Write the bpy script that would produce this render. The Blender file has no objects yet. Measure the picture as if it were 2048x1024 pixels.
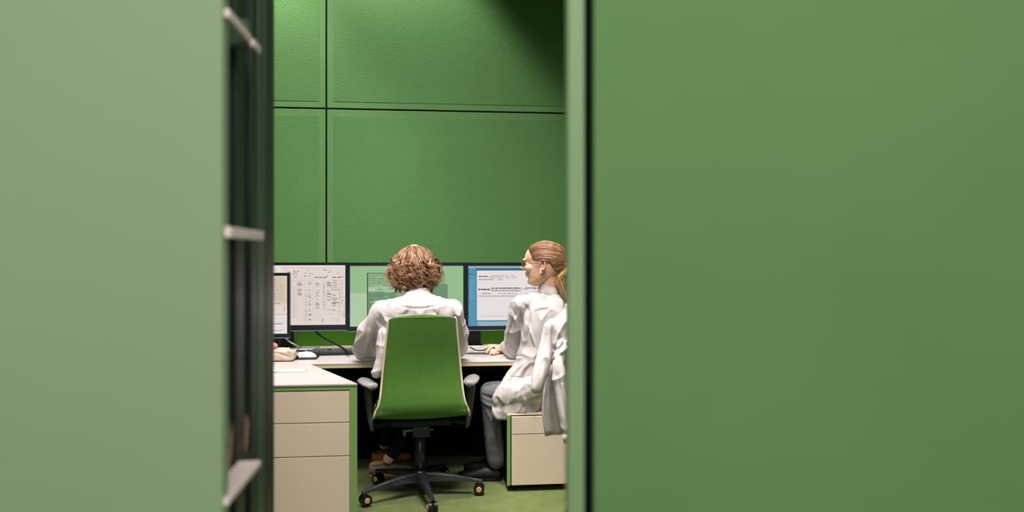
import bpy, bmesh, math, random
import numpy as np
from mathutils import Vector, Matrix, noise
from mathutils.bvhtree import BVHTree

random.seed(7)
SC = bpy.context.scene
COL = SC.collection

# ------------------------------------------------------------------ camera
FPX, YAW, EYE = 1500.0, math.radians(6.0), 1.35        # focal length in pixels of the 2048 frame
cam_d = bpy.data.cameras.new('camera')
cam_d.sensor_width = 36.0
cam_d.lens = FPX / 2048 * 36.0
cam_d.clip_start = 0.05
cam_d.dof.use_dof = True
cam_d.dof.focus_distance = 4.45
cam_d.dof.aperture_fstop = 1.15
cam = bpy.data.objects.new('camera', cam_d)
COL.objects.link(cam)
cam.location = (0, 0, EYE)
cam.rotation_euler = (math.pi / 2, 0, -YAW)
SC.camera = cam

# ------------------------------------------------------------------ view
SC.view_settings.view_transform = 'Standard'
SC.view_settings.look = 'None'
SC.view_settings.gamma = 1.0
SC.view_settings.use_curve_mapping = False
SC.view_settings.exposure = 0.0

# ------------------------------------------------------------------ world and lights
world = bpy.data.worlds.new('world')
SC.world = world
world.use_nodes = True
bgn = world.node_tree.nodes['Background']
bgn.inputs['Color'].default_value = (1.0, 0.97, 0.93, 1)
bgn.inputs['Strength'].default_value = 1.0

def light(name, kind, loc, target, energy, color=(1, 0.905, 0.885), **kw):
    d = bpy.data.lights.new(name, kind)
    d.energy = energy
    d.color = color
    for k, v in kw.items():
        setattr(d, k, v)
    o = bpy.data.objects.new(name, d)
    COL.objects.link(o)
    o.location = loc
    o.rotation_euler = (Vector(target) - Vector(loc)).to_track_quat('-Z', 'Y').to_euler()
    return o

light('wall_wash_spot', 'SPOT', (-0.45, 4.66, 4.50), (-0.45, 5.40, 1.02), 225, spot_size=math.radians(72), spot_blend=0.35, shadow_soft_size=0.10)
light('wall_wash_spot', 'SPOT', (-1.60, 4.66, 4.50), (-1.60, 5.40, 1.02), 200, spot_size=math.radians(72), spot_blend=0.5, shadow_soft_size=0.10)  # second spot, added only to brighten the left part of the wall
light('floor_downlight', 'AREA', (0.05, 3.5, 4.45), (0.72, 3.90, 0), 6.5, shape='DISK', size=0.3, spread=math.radians(26))  # unseen light, aimed past the desk to brighten the carpet at the right
light('seat_downlight', 'AREA', (-0.9, 2.6, 4.45), (-0.6, 3.9, 0.4), 9, shape='DISK', size=0.6, spread=math.radians(75))
light('door_side_fill', 'AREA', (0.20, 2.35, 4.30), (-0.35, 4.1, 0.6), 38, shape='RECTANGLE', size=1.6, size_y=0.4, spread=math.radians(80))  # added fill, no visible fixture: lifts the surfaces that face the camera
light('corridor_panel', 'AREA', (0.3, -0.7, 3.1), (0.1, 1.6, 1.0), 34, shape='RECTANGLE', size=1.2, size_y=1.2)

# ------------------------------------------------------------------ helpers
F_ = Vector((math.sin(YAW), math.cos(YAW), 0)); R_ = Vector((math.cos(YAW), -math.sin(YAW), 0))
def at(px, py, y):
    """a point of the room at depth y (metres into the room) along the line of sight of a photo pixel"""
    d = F_ + R_ * ((px - 1024) / FPX) + Vector((0, 0, -(py - 512) / FPX))
    return Vector((0, 0, EYE)) + d * (y / d.y)
def ax(px, y):
    return at(px, 512, y).x
def az(px, py, z):
    """a point at height z along a line of sight"""
    d = F_ + R_ * ((px - 1024) / FPX) + Vector((0, 0, -(py - 512) / FPX))
    return Vector((0, 0, EYE)) + d * ((z - EYE) / d.z)

def lin(c):
    c = c / 255.0
    return c / 12.92 if c <= 0.04045 else ((c + 0.055) / 1.055) ** 2.4
def S(r, g, b):
    return (lin(r), lin(g), lin(b), 1)

MATS = {}
def mat(name, col, rough=0.6, spec=0.4, metal=0.0, bump=None, var=None, emit=None, sheen=0.0, wave=None):
    """bump=(scale, strength, distance); var=(scale, amount) soft colour variation"""
    m = bpy.data.materials.new(name)
    m.use_nodes = True
    nt = m.node_tree
    b = nt.nodes['Principled BSDF']
    b.inputs['Base Color'].default_value = col
    b.inputs['Roughness'].default_value = rough
    b.inputs['Specular IOR Level'].default_value = spec
    b.inputs['Metallic'].default_value = metal
    if sheen:
        b.inputs['Sheen Weight'].default_value = sheen
        b.inputs['Sheen Roughness'].default_value = 0.5
    tc = nt.nodes.new('ShaderNodeTexCoord')
    def noise_node(scale, detail=3):
        n = nt.nodes.new('ShaderNodeTexNoise')
        n.inputs['Scale'].default_value = scale
        n.inputs['Detail'].default_value = detail
        nt.links.new(tc.outputs['Object'], n.inputs['Vector'])
        return n
    if var:
        n = noise_node(var[0], 4)
        mp = nt.nodes.new('ShaderNodeMapRange')
        mp.inputs['From Min'].default_value = 0.3; mp.inputs['From Max'].default_value = 0.7
        mp.inputs['To Min'].default_value = 1 - var[1]; mp.inputs['To Max'].default_value = 1 + var[1]
        nt.links.new(n.outputs['Fac'], mp.inputs['Value'])
        mx = nt.nodes.new('ShaderNodeMix'); mx.data_type = 'RGBA'; mx.blend_type = 'MULTIPLY'
        mx.inputs[0].default_value = 1.0
        mx.inputs[6].default_value = col
        nt.links.new(mp.outputs[0], mx.inputs[7])
        nt.links.new(mx.outputs[2], b.inputs['Base Color'])
    if bump:
        n = noise_node(bump[0], 2)
        bp = nt.nodes.new('ShaderNodeBump')
        bp.inputs['Strength'].default_value = bump[1]
        bp.inputs['Distance'].default_value = bump[2]
        nt.links.new(n.outputs['Fac'], bp.inputs['Height'])
        nt.links.new(bp.outputs['Normal'], b.inputs['Normal'])
    if emit:
        b.inputs['Emission Color'].default_value = emit[0]
        b.inputs['Emission Strength'].default_value = emit[1]
    MATS[name] = m
    return m

def glass_mat(name, tint):
    m = bpy.data.materials.new(name)
    m.use_nodes = True
    nt = m.node_tree
    nt.nodes.remove(nt.nodes['Principled BSDF'])
    out = nt.nodes['Material Output']
    t = nt.nodes.new('ShaderNodeBsdfTransparent'); t.inputs['Color'].default_value = tint
    g = nt.nodes.new('ShaderNodeBsdfGlossy'); g.inputs['Roughness'].default_value = 0.05
    g.inputs['Color'].default_value = (0.75, 0.85, 0.8, 1)
    fr = nt.nodes.new('ShaderNodeFresnel'); fr.inputs['IOR'].default_value = 1.33
    mx = nt.nodes.new('ShaderNodeMixShader')
    nt.links.new(fr.outputs[0], mx.inputs[0]); nt.links.new(t.outputs[0], mx.inputs[1]); nt.links.new(g.outputs[0], mx.inputs[2])
    nt.links.new(mx.outputs[0], out.inputs['Surface'])
    MATS[name] = m
    return m

def strand_mat(name, dark, mid, lightc, rough=0.42):
    m = bpy.data.materials.new(name)
    m.use_nodes = True
    nt = m.node_tree
    b = nt.nodes['Principled BSDF']
    b.inputs['Roughness'].default_value = rough
    b.inputs['Specular IOR Level'].default_value = 0.5
    a = nt.nodes.new('ShaderNodeAttribute'); a.attribute_name = 'tone'
    r = nt.nodes.new('ShaderNodeValToRGB')
    e = r.color_ramp.elements
    e[0].color = dark; e[1].color = lightc
    k = e.new(0.5); k.color = mid
    nt.links.new(a.outputs['Fac'], r.inputs[0]); nt.links.new(r.outputs[0], b.inputs['Base Color'])
    MATS[name] = m
    return m

# ---- objects
OFF = {}
def tag(o, label=None, cat=None, group=None, kind=None):
    if label: o['label'] = label
    if cat: o['category'] = cat
    if group: o['group'] = group
    if kind: o['kind'] = kind
    return o
def thing(name, loc, label=None, cat=None, group=None, kind=None):
    o = bpy.data.objects.new(name, None)
    COL.objects.link(o)
    o.location = loc
    o.empty_display_size = 0.1
    OFF[o.name] = Vector(loc)
    return tag(o, label, cat, group, kind)
def obj(name, src, m=None, parent=None, smooth=False, local=False):
    """one mesh object; src in room coordinates unless local"""
    if isinstance(src, bmesh.types.BMesh):
        me = bpy.data.meshes.new(name)
        bmesh.ops.recalc_face_normals(src, faces=src.faces)
        src.to_mesh(me); src.free()
    else:
        me = src
    o = bpy.data.objects.new(name, me)
    COL.objects.link(o)
    if m is not None:
        me.materials.clear()
        me.materials.append(MATS[m] if isinstance(m, str) else m)
    if parent is not None:
        o.parent = parent
        off = OFF.get(parent.name, Vector((0, 0, 0)))
        OFF[o.name] = off
        if not local:
            me.transform(Matrix.Translation(-off))
    if smooth:
        me.polygons.foreach_set('use_smooth', [True] * len(me.polygons))
    return o

def B():
    return bmesh.new()
def box(bm, x0, x1, y0, y1, z0, z1, bev=0.0, M=None):
    r = bmesh.ops.create_cube(bm, size=1)
    vs = r['verts']
    for v in vs:
        v.co = Vector(((x0 + x1) / 2 + v.co.x * (x1 - x0), (y0 + y1) / 2 + v.co.y * (y1 - y0), (z0 + z1) / 2 + v.co.z * (z1 - z0)))
    if bev > 0:
        es = list({e for v in vs for e in v.link_edges})
        rr = bmesh.ops.bevel(bm, geom=es, offset=bev, segments=2, affect='EDGES', profile=0.6)
        vs = list({v for f in rr['faces'] for v in f.verts} | {v for v in vs if v.is_valid})
    if M is not None:
        for v in vs: v.co = M @ v.co
    return bm
def prism(bm, pts, z0, z1, M=None):
    lo = [bm.verts.new((p[0], p[1], z0)) for p in pts]
    hi = [bm.verts.new((p[0], p[1], z1)) for p in pts]
    n = len(pts)
    bm.faces.new(lo[::-1]); bm.faces.new(hi)
    for i in range(n):
        bm.faces.new((lo[i], lo[(i + 1) % n], hi[(i + 1) % n], hi[i]))
    if M is not None:
        for v in lo + hi: v.co = M @ v.co
    return bm
def quad(bm, a, b, c, d):
    bm.faces.new([bm.verts.new(p) for p in (a, b, c, d)])
def rings(bm, R, close=True, caps=True):
    """skin a list of vertex rings (lists of points)"""
    vv = [[bm.verts.new(p) for p in r] for r in R]
    n = len(vv[0])
    for a, b in zip(vv, vv[1:]):
        for i in range(n if close else n - 1):
            j = (i + 1) % n
            bm.faces.new((a[i], a[j], b[j], b[i]))
    if caps and close:
        bm.faces.new(vv[0][::-1]); bm.faces.new(vv[-1])
    return vv
def frame_of(d):
    d = d.normalized()
    u = d.orthogonal().normalized()
    return u, d.cross(u)
def catmull(P, n=6):
    P = [Vector(p) for p in P]
    Q = [P[0] * 2 - P[1]] + P + [P[-1] * 2 - P[-2]]
    out = []
    for i in range(1, len(Q) - 2):
        for k in range(n):
            t = k / n
            a, b, c, d = Q[i - 1], Q[i], Q[i + 1], Q[i + 2]
            out.append(0.5 * ((2 * b) + (c - a) * t + (2 * a - 5 * b + 4 * c - d) * t * t + (3 * b - a - 3 * c + d) * t ** 3))
    out.append(P[-1])
    return out
def tube(bm, P, r, n=8, smooth=0, flat=1.0):
    """tube along points; r a number or a list"""
    P = [Vector(p) for p in P]
    if smooth:
        k = len(P); P2 = catmull(P, smooth)
        if not isinstance(r, (int, float)):
            r = [np.interp(i / (len(P2) - 1) * (k - 1), range(k), r) for i in range(len(P2))]
        P = P2
    if isinstance(r, (int, float)): r = [r] * len(P)
    u = None
    R = []
    for i, p in enumerate(P):
        d = (P[min(i + 1, len(P) - 1)] - P[max(i - 1, 0)])
        if d.length < 1e-9: d = Vector((0, 0, 1))
        d.normalize()
        if u is None: u = d.orthogonal().normalized()
        u = (u - d * u.dot(d))
        u = u.normalized() if u.length > 1e-6 else d.orthogonal().normalized()
        v = d.cross(u)
        R.append([p + (u * math.cos(a) + v * math.sin(a) * flat) * r[i] for a in (2 * math.pi * k / n for k in range(n))])
    return rings(bm, R)
def cap(bm, p0, r0, p1, r1, n=16):
    """a tapered capsule"""
    p0, p1 = Vector(p0), Vector(p1)
    d = p1 - p0
    if d.length < 1e-6: d = Vector((0, 0, 1e-3)); p1 = p0 + d
    u, v = frame_of(d); d.normalize()
    R = []
    for k in range(1, 5):
        a = math.pi / 2 * (1 - k / 4)
        R.append((p0 - d * r0 * math.sin(a), r0 * math.cos(a)))
    for k in range(0, 4):
        a = math.pi / 2 * (k / 4)
        R.append((p1 + d * r1 * math.sin(a), r1 * math.cos(a)))
    rings(bm, [[c + (u * math.cos(t) + v * math.sin(t)) * rr for t in (2 * math.pi * k / n for k in range(n))] for c, rr in R])
def chain(bm, P, n=16):
    """capsules through [(point, radius), ...]"""
    for (a, ra), (b, rb) in zip(P, P[1:]):
        cap(bm, a, ra, b, rb, n)
def ell(bm, c, r, M=None, n=20):
    res = bmesh.ops.create_uvsphere(bm, u_segments=n, v_segments=n // 2 + 2, radius=1)
    for v in res['verts']:
        q = Vector((v.co.x * r[0], v.co.y * r[1], v.co.z * r[2]))
        if M is not None: q = M @ q
        v.co = q + Vector(c)
def oval(c, u, v, ru, rv, n=24, p=2.0):
    out = []
    for k in range(n):
        t = 2 * math.pi * k / n
        x, y = math.cos(t), math.sin(t)
        x = math.copysign(abs(x) ** (2 / p), x); y = math.copysign(abs(y) ** (2 / p), y)
        out.append(Vector(c) + Vector(u) * ru * x + Vector(v) * rv * y)
    return out
def cyl(bm, p0, p1, r0, r1=None, n=20):
    p0, p1 = Vector(p0), Vector(p1)
    u, v = frame_of(p1 - p0)
    rings(bm, [oval(p0, u, v, r0, r0, n), oval(p1, u, v, r1 if r1 is not None else r0, r1 if r1 is not None else r0, n)])

def fuse(bm, voxel, smooth=6, fac=0.5):
    """melt overlapping closed shapes into one continuous surface"""
    me = bpy.data.meshes.new('tmp'); bm.to_mesh(me); bm.free()
    o = bpy.data.objects.new('tmp', me); COL.objects.link(o)
    md = o.modifiers.new('r', 'REMESH'); md.mode = 'VOXEL'; md.voxel_size = voxel
    if smooth:
        s = o.modifiers.new('s', 'SMOOTH'); s.factor = fac; s.iterations = smooth
    dg = bpy.context.evaluated_depsgraph_get()
    out = bpy.data.meshes.new_from_object(o.evaluated_get(dg))
    bpy.data.objects.remove(o); bpy.data.meshes.remove(me)
    return out
def get_co(me):
    a = np.empty(len(me.vertices) * 3); me.vertices.foreach_get('co', a); return a.reshape(-1, 3)
def get_no(me):
    a = np.empty(len(me.vertices) * 3); me.vertex_normals.foreach_get('vector', a); return a.reshape(-1, 3)
def set_co(me, a):
    me.vertices.foreach_set('co', a.ravel()); me.update()
def folds(me, F, nscale=0, namp=0, stretch=(1, 1, 1), crease=0):
    """raise or sink ridges along polylines: F = [(points, width, height)]"""
    P, N = get_co(me), get_no(me)
    D = np.zeros(len(P))
    fb = bmesh.new(); fb.from_mesh(me); ft = BVHTree.FromBMesh(fb); fb.free()
    eye = Vector((0, 0, EYE))
    for pts, w, h in F:
        q = []
        for p in catmull(pts, 5):       # settle the line of the fold on the cloth
            hit = ft.ray_cast(eye, (p - eye).normalized())
            q.append(np.array(hit[0] if hit[0] is not None else ft.find_nearest(p)[0]))
        pts = q
        best = np.full(len(P), 1e9); prog = np.zeros(len(P))
        n = len(pts) - 1
        for i, (a, b) in enumerate(zip(pts, pts[1:])):
            ab = b - a
            t = np.clip(((P - a) @ ab) / max(ab @ ab, 1e-12), 0, 1)
            d = np.linalg.norm(P - (a + t[:, None] * ab), axis=1)
            k = d < best
            best[k] = d[k]; prog[k] = (i + t[k]) / n
        D += 1.6 * h * np.exp(-(best / (w * .85)) ** 2) * np.clip(np.sin(np.pi * (0.12 + 0.76 * prog)), 0, 1)
    if namp:
        D += np.array([noise.noise((p[0] * nscale * stretch[0], p[1] * nscale * stretch[1], p[2] * nscale * stretch[2])) for p in P]) * namp
    if crease:      # thin random creases
        D += np.array([(1 - abs(noise.noise((p[0] * 13 + p[2] * 3, p[1] * 9, p[2] * 8 - p[0] * 4)))) ** 7 for p in P]) * crease
    set_co(me, P + N * D[:, None])
def tone_attr(me, vals):
    a = me.attributes.new('tone', 'FLOAT', 'POINT')
    a.data.foreach_set('value', vals)

# ------------------------------------------------------------------ materials
mat('wall_smooth', S(104, 152, 90), 0.55, 0.3, var=(1.5, 0.05), bump=(60, 0.05, 0.002))
mat('wall_grain', S(94, 148, 80), 0.6, 0.35, bump=(150, 0.6, 0.005), var=(1.2, 0.06))
mat('gap_black', S(8, 12, 10), 0.9, 0.1)
mat('partition_pale', S(130, 156, 120), 0.5, 0.35, var=(0.8, 0.04))
mat('partition_fabric', S(97, 134, 83), 0.85, 0.15, var=(2.0, 0.04), bump=(260, 0.12, 0.002))
mat('jamb_paint', S(122, 152, 106), 0.45, 0.4)
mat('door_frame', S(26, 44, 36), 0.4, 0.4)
mat('door_frame_light', S(62, 88, 66), 0.4, 0.4)
mat('rail_pink', S(232, 217, 210), 0.45, 0.4)
mat('dry_brush', S(168, 136, 104), 0.9, 0.1, var=(60, 0.4))
glass_mat('dark_glass', (0.11, 0.20, 0.14, 1))
mat('carpet', S(98, 114, 58), 0.95, 0.05, bump=(330, 0.8, 0.006), var=(14, 0.16), sheen=0.2)
mat('plaster', S(196, 200, 188), 0.8, 0.2)
mat('white_top', S(198, 192, 190), 0.35, 0.4, var=(3, 0.015))
mat('edge_beige', S(206, 190, 150), 0.5, 0.3)
mat('casing_green', S(122, 160, 88), 0.45, 0.35)
mat('drawer_beige', S(216, 200, 176), 0.5, 0.35, var=(4, 0.02))
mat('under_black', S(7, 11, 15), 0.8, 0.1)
mat('desk_screen', S(92, 160, 44), 0.8, 0.2, bump=(300, 0.2, 0.002))
mat('monitor_black', S(16, 30, 38), 0.35, 0.45)
mat('monitor_edge', S(120, 130, 132), 0.4, 0.5)
mat('chair_fabric', S(76, 120, 46), 0.9, 0.12, bump=(420, 0.5, 0.003), var=(30, 0.05), sheen=0.15)
mat('chair_piping', S(226, 212, 170), 0.6, 0.3)
mat('chair_pan', S(20, 32, 24), 0.6, 0.3)
mat('arm_grey', S(66, 70, 72), 0.45, 0.45)
mat('arm_pad', S(150, 148, 146), 0.4, 0.45)
mat('steel', S(150, 156, 160), 0.28, 0.5, metal=0.85)
mat('leg_metal', S(84, 90, 94), 0.25, 0.5, metal=0.8)
mat('dark_steel', S(58, 66, 72), 0.3, 0.5, metal=0.6)
mat('caster_black', S(14, 14, 16), 0.35, 0.5)
mat('caster_cap', S(196, 150, 110), 0.35, 0.5)
mat('shirt_white', S(216, 209, 208), 0.75, 0.2, bump=(24, 0.22, 0.012), sheen=0.1)
mat('coat_white', S(203, 198, 195), 0.75, 0.2, bump=(22, 0.22, 0.012), sheen=0.1)
mat('seam', S(196, 190, 182), 0.8, 0.1)
mat('trouser_grey', S(114, 118, 118), 0.85, 0.15, bump=(200, 0.3, 0.003), var=(25, 0.08))
mat('trouser_navy', S(26, 40, 58), 0.9, 0.1)
mat('shoe_tan', S(212, 142, 80), 0.7, 0.25, bump=(120, 0.2, 0.002))
mat('shoe_sole', S(120, 82, 54), 0.7, 0.2)
mat('shoe_grey', S(128, 122, 112), 0.8, 0.2)
mat('shoe_black', S(18, 18, 20), 0.5, 0.4)
mat('skin', S(250, 198, 168), 0.5, 0.4, var=(18, 0.05))
mat('lip', S(214, 136, 120), 0.45, 0.4)
mat('eye_white', S(235, 232, 228), 0.3, 0.5)
mat('iris', S(60, 66, 62), 0.2, 0.6)
mat('brow', S(120, 78, 50), 0.8, 0.1)
mat('pearl', S(245, 236, 220), 0.2, 0.6)
mat('gold', S(214, 170, 110), 0.25, 0.5, metal=0.9)
mat('rim_metal', S(150, 126, 116), 0.35, 0.5, metal=0.7)
glass_mat('clear_lens', (0.93, 0.95, 0.96, 1))
mat('hair_tie', S(34, 26, 22), 0.8, 0.2)
mat('ring_black', S(22, 24, 30), 0.3, 0.5)
mat('paper', S(204, 198, 195), 0.7, 0.2)
mat('paper_pink', S(220, 200, 188), 0.7, 0.2)
mat('ink', S(60, 60, 66), 0.8, 0.1)
mat('key_grey', S(70, 82, 84), 0.5, 0.3)
mat('key_white', S(222, 220, 216), 0.5, 0.3)
mat('mouse_white', S(236, 234, 228), 0.3, 0.5)
mat('plastic_black', S(20, 26, 28), 0.45, 0.4)
mat('cable_black', S(20, 26, 26), 0.5, 0.3)
mat('cable_grey', S(186, 188, 184), 0.5, 0.3)
mat('pouch_beige', S(206, 192, 170), 0.8, 0.2, bump=(60, 0.2, 0.006))
mat('sponge_pink', S(232, 150, 146), 0.8, 0.2)
strand_mat('hair_curly', S(50, 29, 17), S(140, 97, 62), S(230, 192, 152))
strand_mat('hair_sleek', S(84, 56, 34), S(160, 116, 78), S(222, 184, 140), 0.36)
strand_mat('hair_blond', S(150, 108, 62), S(206, 166, 112), S(238, 208, 158), 0.4)
def glow(name, c, k=0.92):
    return mat(name, (0.02, 0.02, 0.02, 1), 0.3, 0.3, emit=(c, k))
glow('scr_paper', S(232, 218, 210)); glow('scr_paper_warm', S(222, 204, 178)); glow('scr_white', S(236, 228, 226))
glow('scr_green', S(150, 190, 140)); glow('scr_green_pale', S(176, 204, 168)); glow('scr_green_dark', S(104, 142, 108)); glow('scr_green_mid', S(132, 170, 128))
glow('scr_blue', S(76, 148, 178)); glow('scr_blue_dark', S(50, 104, 124)); glow('scr_blue_pale', S(148, 180, 188))
glow('scr_ink', S(84, 80, 82)); glow('scr_ink_pale', S(170, 160, 156)); glow('scr_red', S(222, 120, 100)); glow('scr_black', S(24, 34, 34))

# ------------------------------------------------------------------ room shell
YW = 5.40                      # face of the rear wall
XL, XR, ZC = -3.4, 2.9, 4.60
YF = 1.60                      # face of the partition towards the camera
XD = ax(445, YF)               # left side of the opening
tag(obj('floor', box(B(), -4.5, 4.5, -3.0, 5.6, -0.10, 0.0), 'carpet'), 'green loop pile carpet', None, None, 'structure')
tag(obj('ceiling', box(B(), XL - .1, XR + .1, YF, 5.6, ZC, ZC + .1), 'plaster'), 'pale plaster ceiling', None, None, 'structure')
tag(obj('wall_left', box(B(), XL - .1, XL, YF + .06, YW + .1, 0, ZC), 'wall_smooth'), 'green side wall', None, None, 'structure')
tag(obj('wall_right', box(B(), XR, XR + .1, YF + .06, YW + .1, 0, ZC), 'wall_smooth'), 'green side wall', None, None, 'structure')

wr = tag(obj('wall_rear', box(B(), XL - .1, XR + .1, YW + .018, YW + .1, 0, ZC), 'gap_black'), 'rear wall of large green panels with thin black joints', None, None, 'structure')
gx, gz = ax(652.5, YW), at(900, 222, YW).z
g = 0.006
cols = [(XL, gx - 2.3), (gx - 2.3, gx), (gx, gx + 2.3), (gx + 2.3, XR)]
for x0, x1 in cols:
    for z0, z1 in ((0.0, gz), (gz, ZC)):
        p = obj('panel', box(B(), x0 + g, x1 - g, YW, YW + .02, z0 + g, z1 - g, 0.002), 'wall_smooth', wr)
        obj('panel_inset', box(B(), x0 + .05, x1 - .05, YW - .0022, YW + .01, z0 + .05, z1 - .05, 0.0015), 'wall_grain', p)

# partition towards the corridor: left and right of the opening, and over it
xj0, xj1, xp = ax(1134, YF), ax(1168, YF), ax(1188, YF)
tag(obj('wall_front_left', box(B(), XL - .2, XD, YF, YF + .05, 0, ZC, 0.006), 'partition_pale'), 'pale grey-green partition panel left of the opening', None, None, 'structure')
tag(obj('wall_front_right', box(B(), xp, XR + .2, YF, YF + .05, 0, ZC, 0.005), 'partition_fabric'), 'green fabric partition panel right of the opening', None, None, 'structure')
tag(obj('wall_front_top', box(B(), XD, xp, YF, YF + .05, 2.5, ZC), 'partition_pale'), 'panel over the opening', None, None, 'structure')
tag(obj('trim_1', box(B(), xj0, xj1, YF - .012, YF + .030, 0, 2.5, 0.008), 'jamb_paint'), 'pale green door jamb post', None, None, 'structure')
tag(obj('trim_2', box(B(), xj1 - .004, xp + .004, YF + .03, YF + .05, 0, 2.5), 'under_black'), 'black strip painted as the shade in the gap beside the jamb', None, None, 'structure')  # the shade in the gap is put in as a black strip

# ------------------------------------------------------------------ glazed door leaf standing open at the left of the opening
win = thing('window_1', (XD, YF, 0), 'dark glazed screen with slim posts and pale rails', None, None, 'structure')
XG = XD - .045                 # plane of the glass, behind the rails
def yat(px, x=XG): # depth where a line of sight meets a plane along the leaf
    d = F_ + R_ * ((px - 1024) / FPX)
    return x / d.x * d.y
fx0, fx1 = XG - .030, XG + .004
for n_, (p, q), x0, x1, m in (('post', (yat(440), yat(449)), fx0, fx1, 'door_frame'), ('post', (yat(469), yat(486)), fx0, fx1, 'door_frame'), ('post', (yat(500), yat(512)), fx0, fx1, 'door_frame'),
                   ('end_post', (yat(512), yat(526)), fx0 - .01, fx1 + .002, 'door_frame_light'), ('end_post', (yat(526), yat(543)), fx0 - .02, fx1 + .004, 'door_frame')):
    obj(n_, box(B(), x0, x1, p, q, 0.0, 2.46, 0.002), m, win)
for p, q in ((yat(449), yat(469)), (yat(486), yat(500))):
    obj('pane', box(B(), XG - .016, XG - .010, p, q, 0.955, 2.44), 'dark_glass', win)
    obj('lower_panel', box(B(), XG - .02, XG - .008, p, q, 0.02, 0.80), 'door_frame', win)
obj('rail', box(B(), XD + .001, XD + .014, YF + .006, yat(517, XD), 1.388, 1.411, 0.004), 'rail_pink', win)
obj('rail', box(B(), XD + .001, XD + .012, YF + .006, yat(492, XD), 1.845, 1.863, 0.003), 'rail_pink', win)
obj('rail', box(B(), XD + .001, XD + .012, yat(498, XD), yat(512, XD), 1.845, 1.863, 0.003), 'rail_pink', win)
obj('rail_bracket', box(B(), XG, XD + .004, yat(490, XD), yat(499, XD), 1.838, 1.898, 0.003), 'door_frame_light', win)
obj('rail_bracket', box(B(), XG, XD + .003, yat(500, XD), yat(506, XD), 1.392, 1.408, 0.002), 'door_frame', win)
obj('sill', box(B(), XG + .002, XD + .010, YF + .006, yat(514, XD), 0.832, 0.847, 0.003), 'rail_pink', win)
obj('inner_ledge', box(B(), XG - .07, XG + .002, YF + .052, yat(512), 0.80, 0.842, 0.002), 'door_frame', win)
bm = B()
for k in range(900):
    x = XG - random.uniform(.006, .060); y = random.uniform(YF + .06, yat(512)); h = random.uniform(.03, .12)
    a = Vector((x, y, .842)); b = a + Vector((random.uniform(-.012, .012), random.uniform(-.02, .02), h))
    tube(bm, [a, (a + b) / 2 + Vector((random.uniform(-.006, .006), random.uniform(-.006, .006), 0)), b], [.0018, .0014, .0006], 4)
tag(obj('dried_grass', bm, 'dry_brush'), 'strip of dry brown dried grass on the sill behind the dark glass', 'dried grass', None, 'stuff')

# ------------------------------------------------------------------ desk
ZT = 0.73
YD = 4.40
xd0, xd1 = -2.6, ax(1042, YD)
desk = thing('desk', (0, 4.85, 0), 'long white-topped desk carrying the row of monitors', 'desk')
poly = [(xd0, YD), (xd1, YD), (xd1 + .22, 4.80), (1.45, 4.80), (1.45, 5.36), (xd0, 5.36)]
obj('worktop', prism(B(), poly, ZT - .005, ZT), 'white_top', desk)
ins = .002
obj('edge_band', prism(B(), [(xd0, YD + ins), (xd1 - ins, YD + ins), (xd1 + .218, 4.80), (1.45, 4.80), (1.45, 5.35), (xd0, 5.35)], ZT - .026, ZT - .005), 'edge_beige', desk)
obj('under_desk_shade', box(B(), xd0 + .05, 1.40, 5.02, 5.04, 0.02, ZT - .026), 'under_black', desk)  # black sheet added to stand in for the deep shade under the desk
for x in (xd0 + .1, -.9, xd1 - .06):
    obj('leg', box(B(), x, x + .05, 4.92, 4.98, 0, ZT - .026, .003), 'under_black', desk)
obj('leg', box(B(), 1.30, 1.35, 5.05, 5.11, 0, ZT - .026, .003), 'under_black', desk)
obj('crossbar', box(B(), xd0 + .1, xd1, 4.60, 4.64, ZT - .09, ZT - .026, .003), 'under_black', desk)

# green screen standing at the back edge of the desk
scr = thing('desk_screen', (-.35, 5.30, ZT), 'low green fabric screen along the back edge of the desk', 'screen')
sx0, sx1 = ax(594, 5.28), 1.2
obj('panel', box(B(), sx0, sx1, 5.275, 5.30, ZT + .001, ZT + .17, .004), 'desk_screen', scr)
for x in (sx0 + .03, sx1 - .06):
    obj('foot', box(B(), x, x + .04, 5.30, 5.335, ZT, ZT + .05, .002), 'plastic_black', scr)

# ------------------------------------------------------------------ left drawer cabinet with its own slanting worktop
YC = at(714, 768, 3.70).y
xr = ax(715, YC)
xb_ = ax(621, YD)
xl = ax(545, YC) - .22
ret = tag(obj('return_worktop', prism(B(), [(xl, YC), (xr, YC), (xb_, YD - .001), (xl, YD - .001)], ZT - .007, ZT), 'white_top'), 'white slanting side worktop on top of the drawer cabinet', 'worktop')
cab = thing('drawer_cabinet', ((xl + xr) / 2, YC + .2, 0), 'tall drawer cabinet with green casing and three beige drawers at the left', 'cabinet')
t = .036
dirv = (Vector((xb_, YD)) - Vector((xr, YC))).normalized()
def diag(x, y): return (xr + dirv.x / dirv.y * (y - YC) - x, y)
zt = ZT - .007
bm = B(); prism(bm, [diag(t, YC + .004), diag(0, YC + .004), diag(0, YD - .05), diag(t, YD - .05)], 0, zt - .022); obj('side_panel', bm, 'casing_green', cab)
obj('top_rail', prism(B(), [(xl, YC + .004), diag(0, YC + .004), diag(0, YD - .05), (xl, YD - .05)], zt - .022, zt), 'casing_green', cab)
obj('side_panel', box(B(), xl, xl + t, YC + .004, YD - .05, 0, zt - .022), 'casing_green', cab)
dx1 = ax(698.5, YC + .004)
obj('carcass', prism(B(), [(xl + t, YC + .03), (dx1 - .004, YC + .03), diag(t + .02, YD - .06), (xl + t, YD - .06)], .03, zt - .03), 'under_black', cab)
zz = [at(620, p, YC).z for p in (783, 847.5, 915.0)] + [0.06]
for i in range(3):
    d = obj('drawer', box(B(), xl + t + .004, dx1, YC + .006, YC + .05, zz[i + 1] + .003, zz[i] - .001, .0018), 'drawer_beige', cab)
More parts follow.
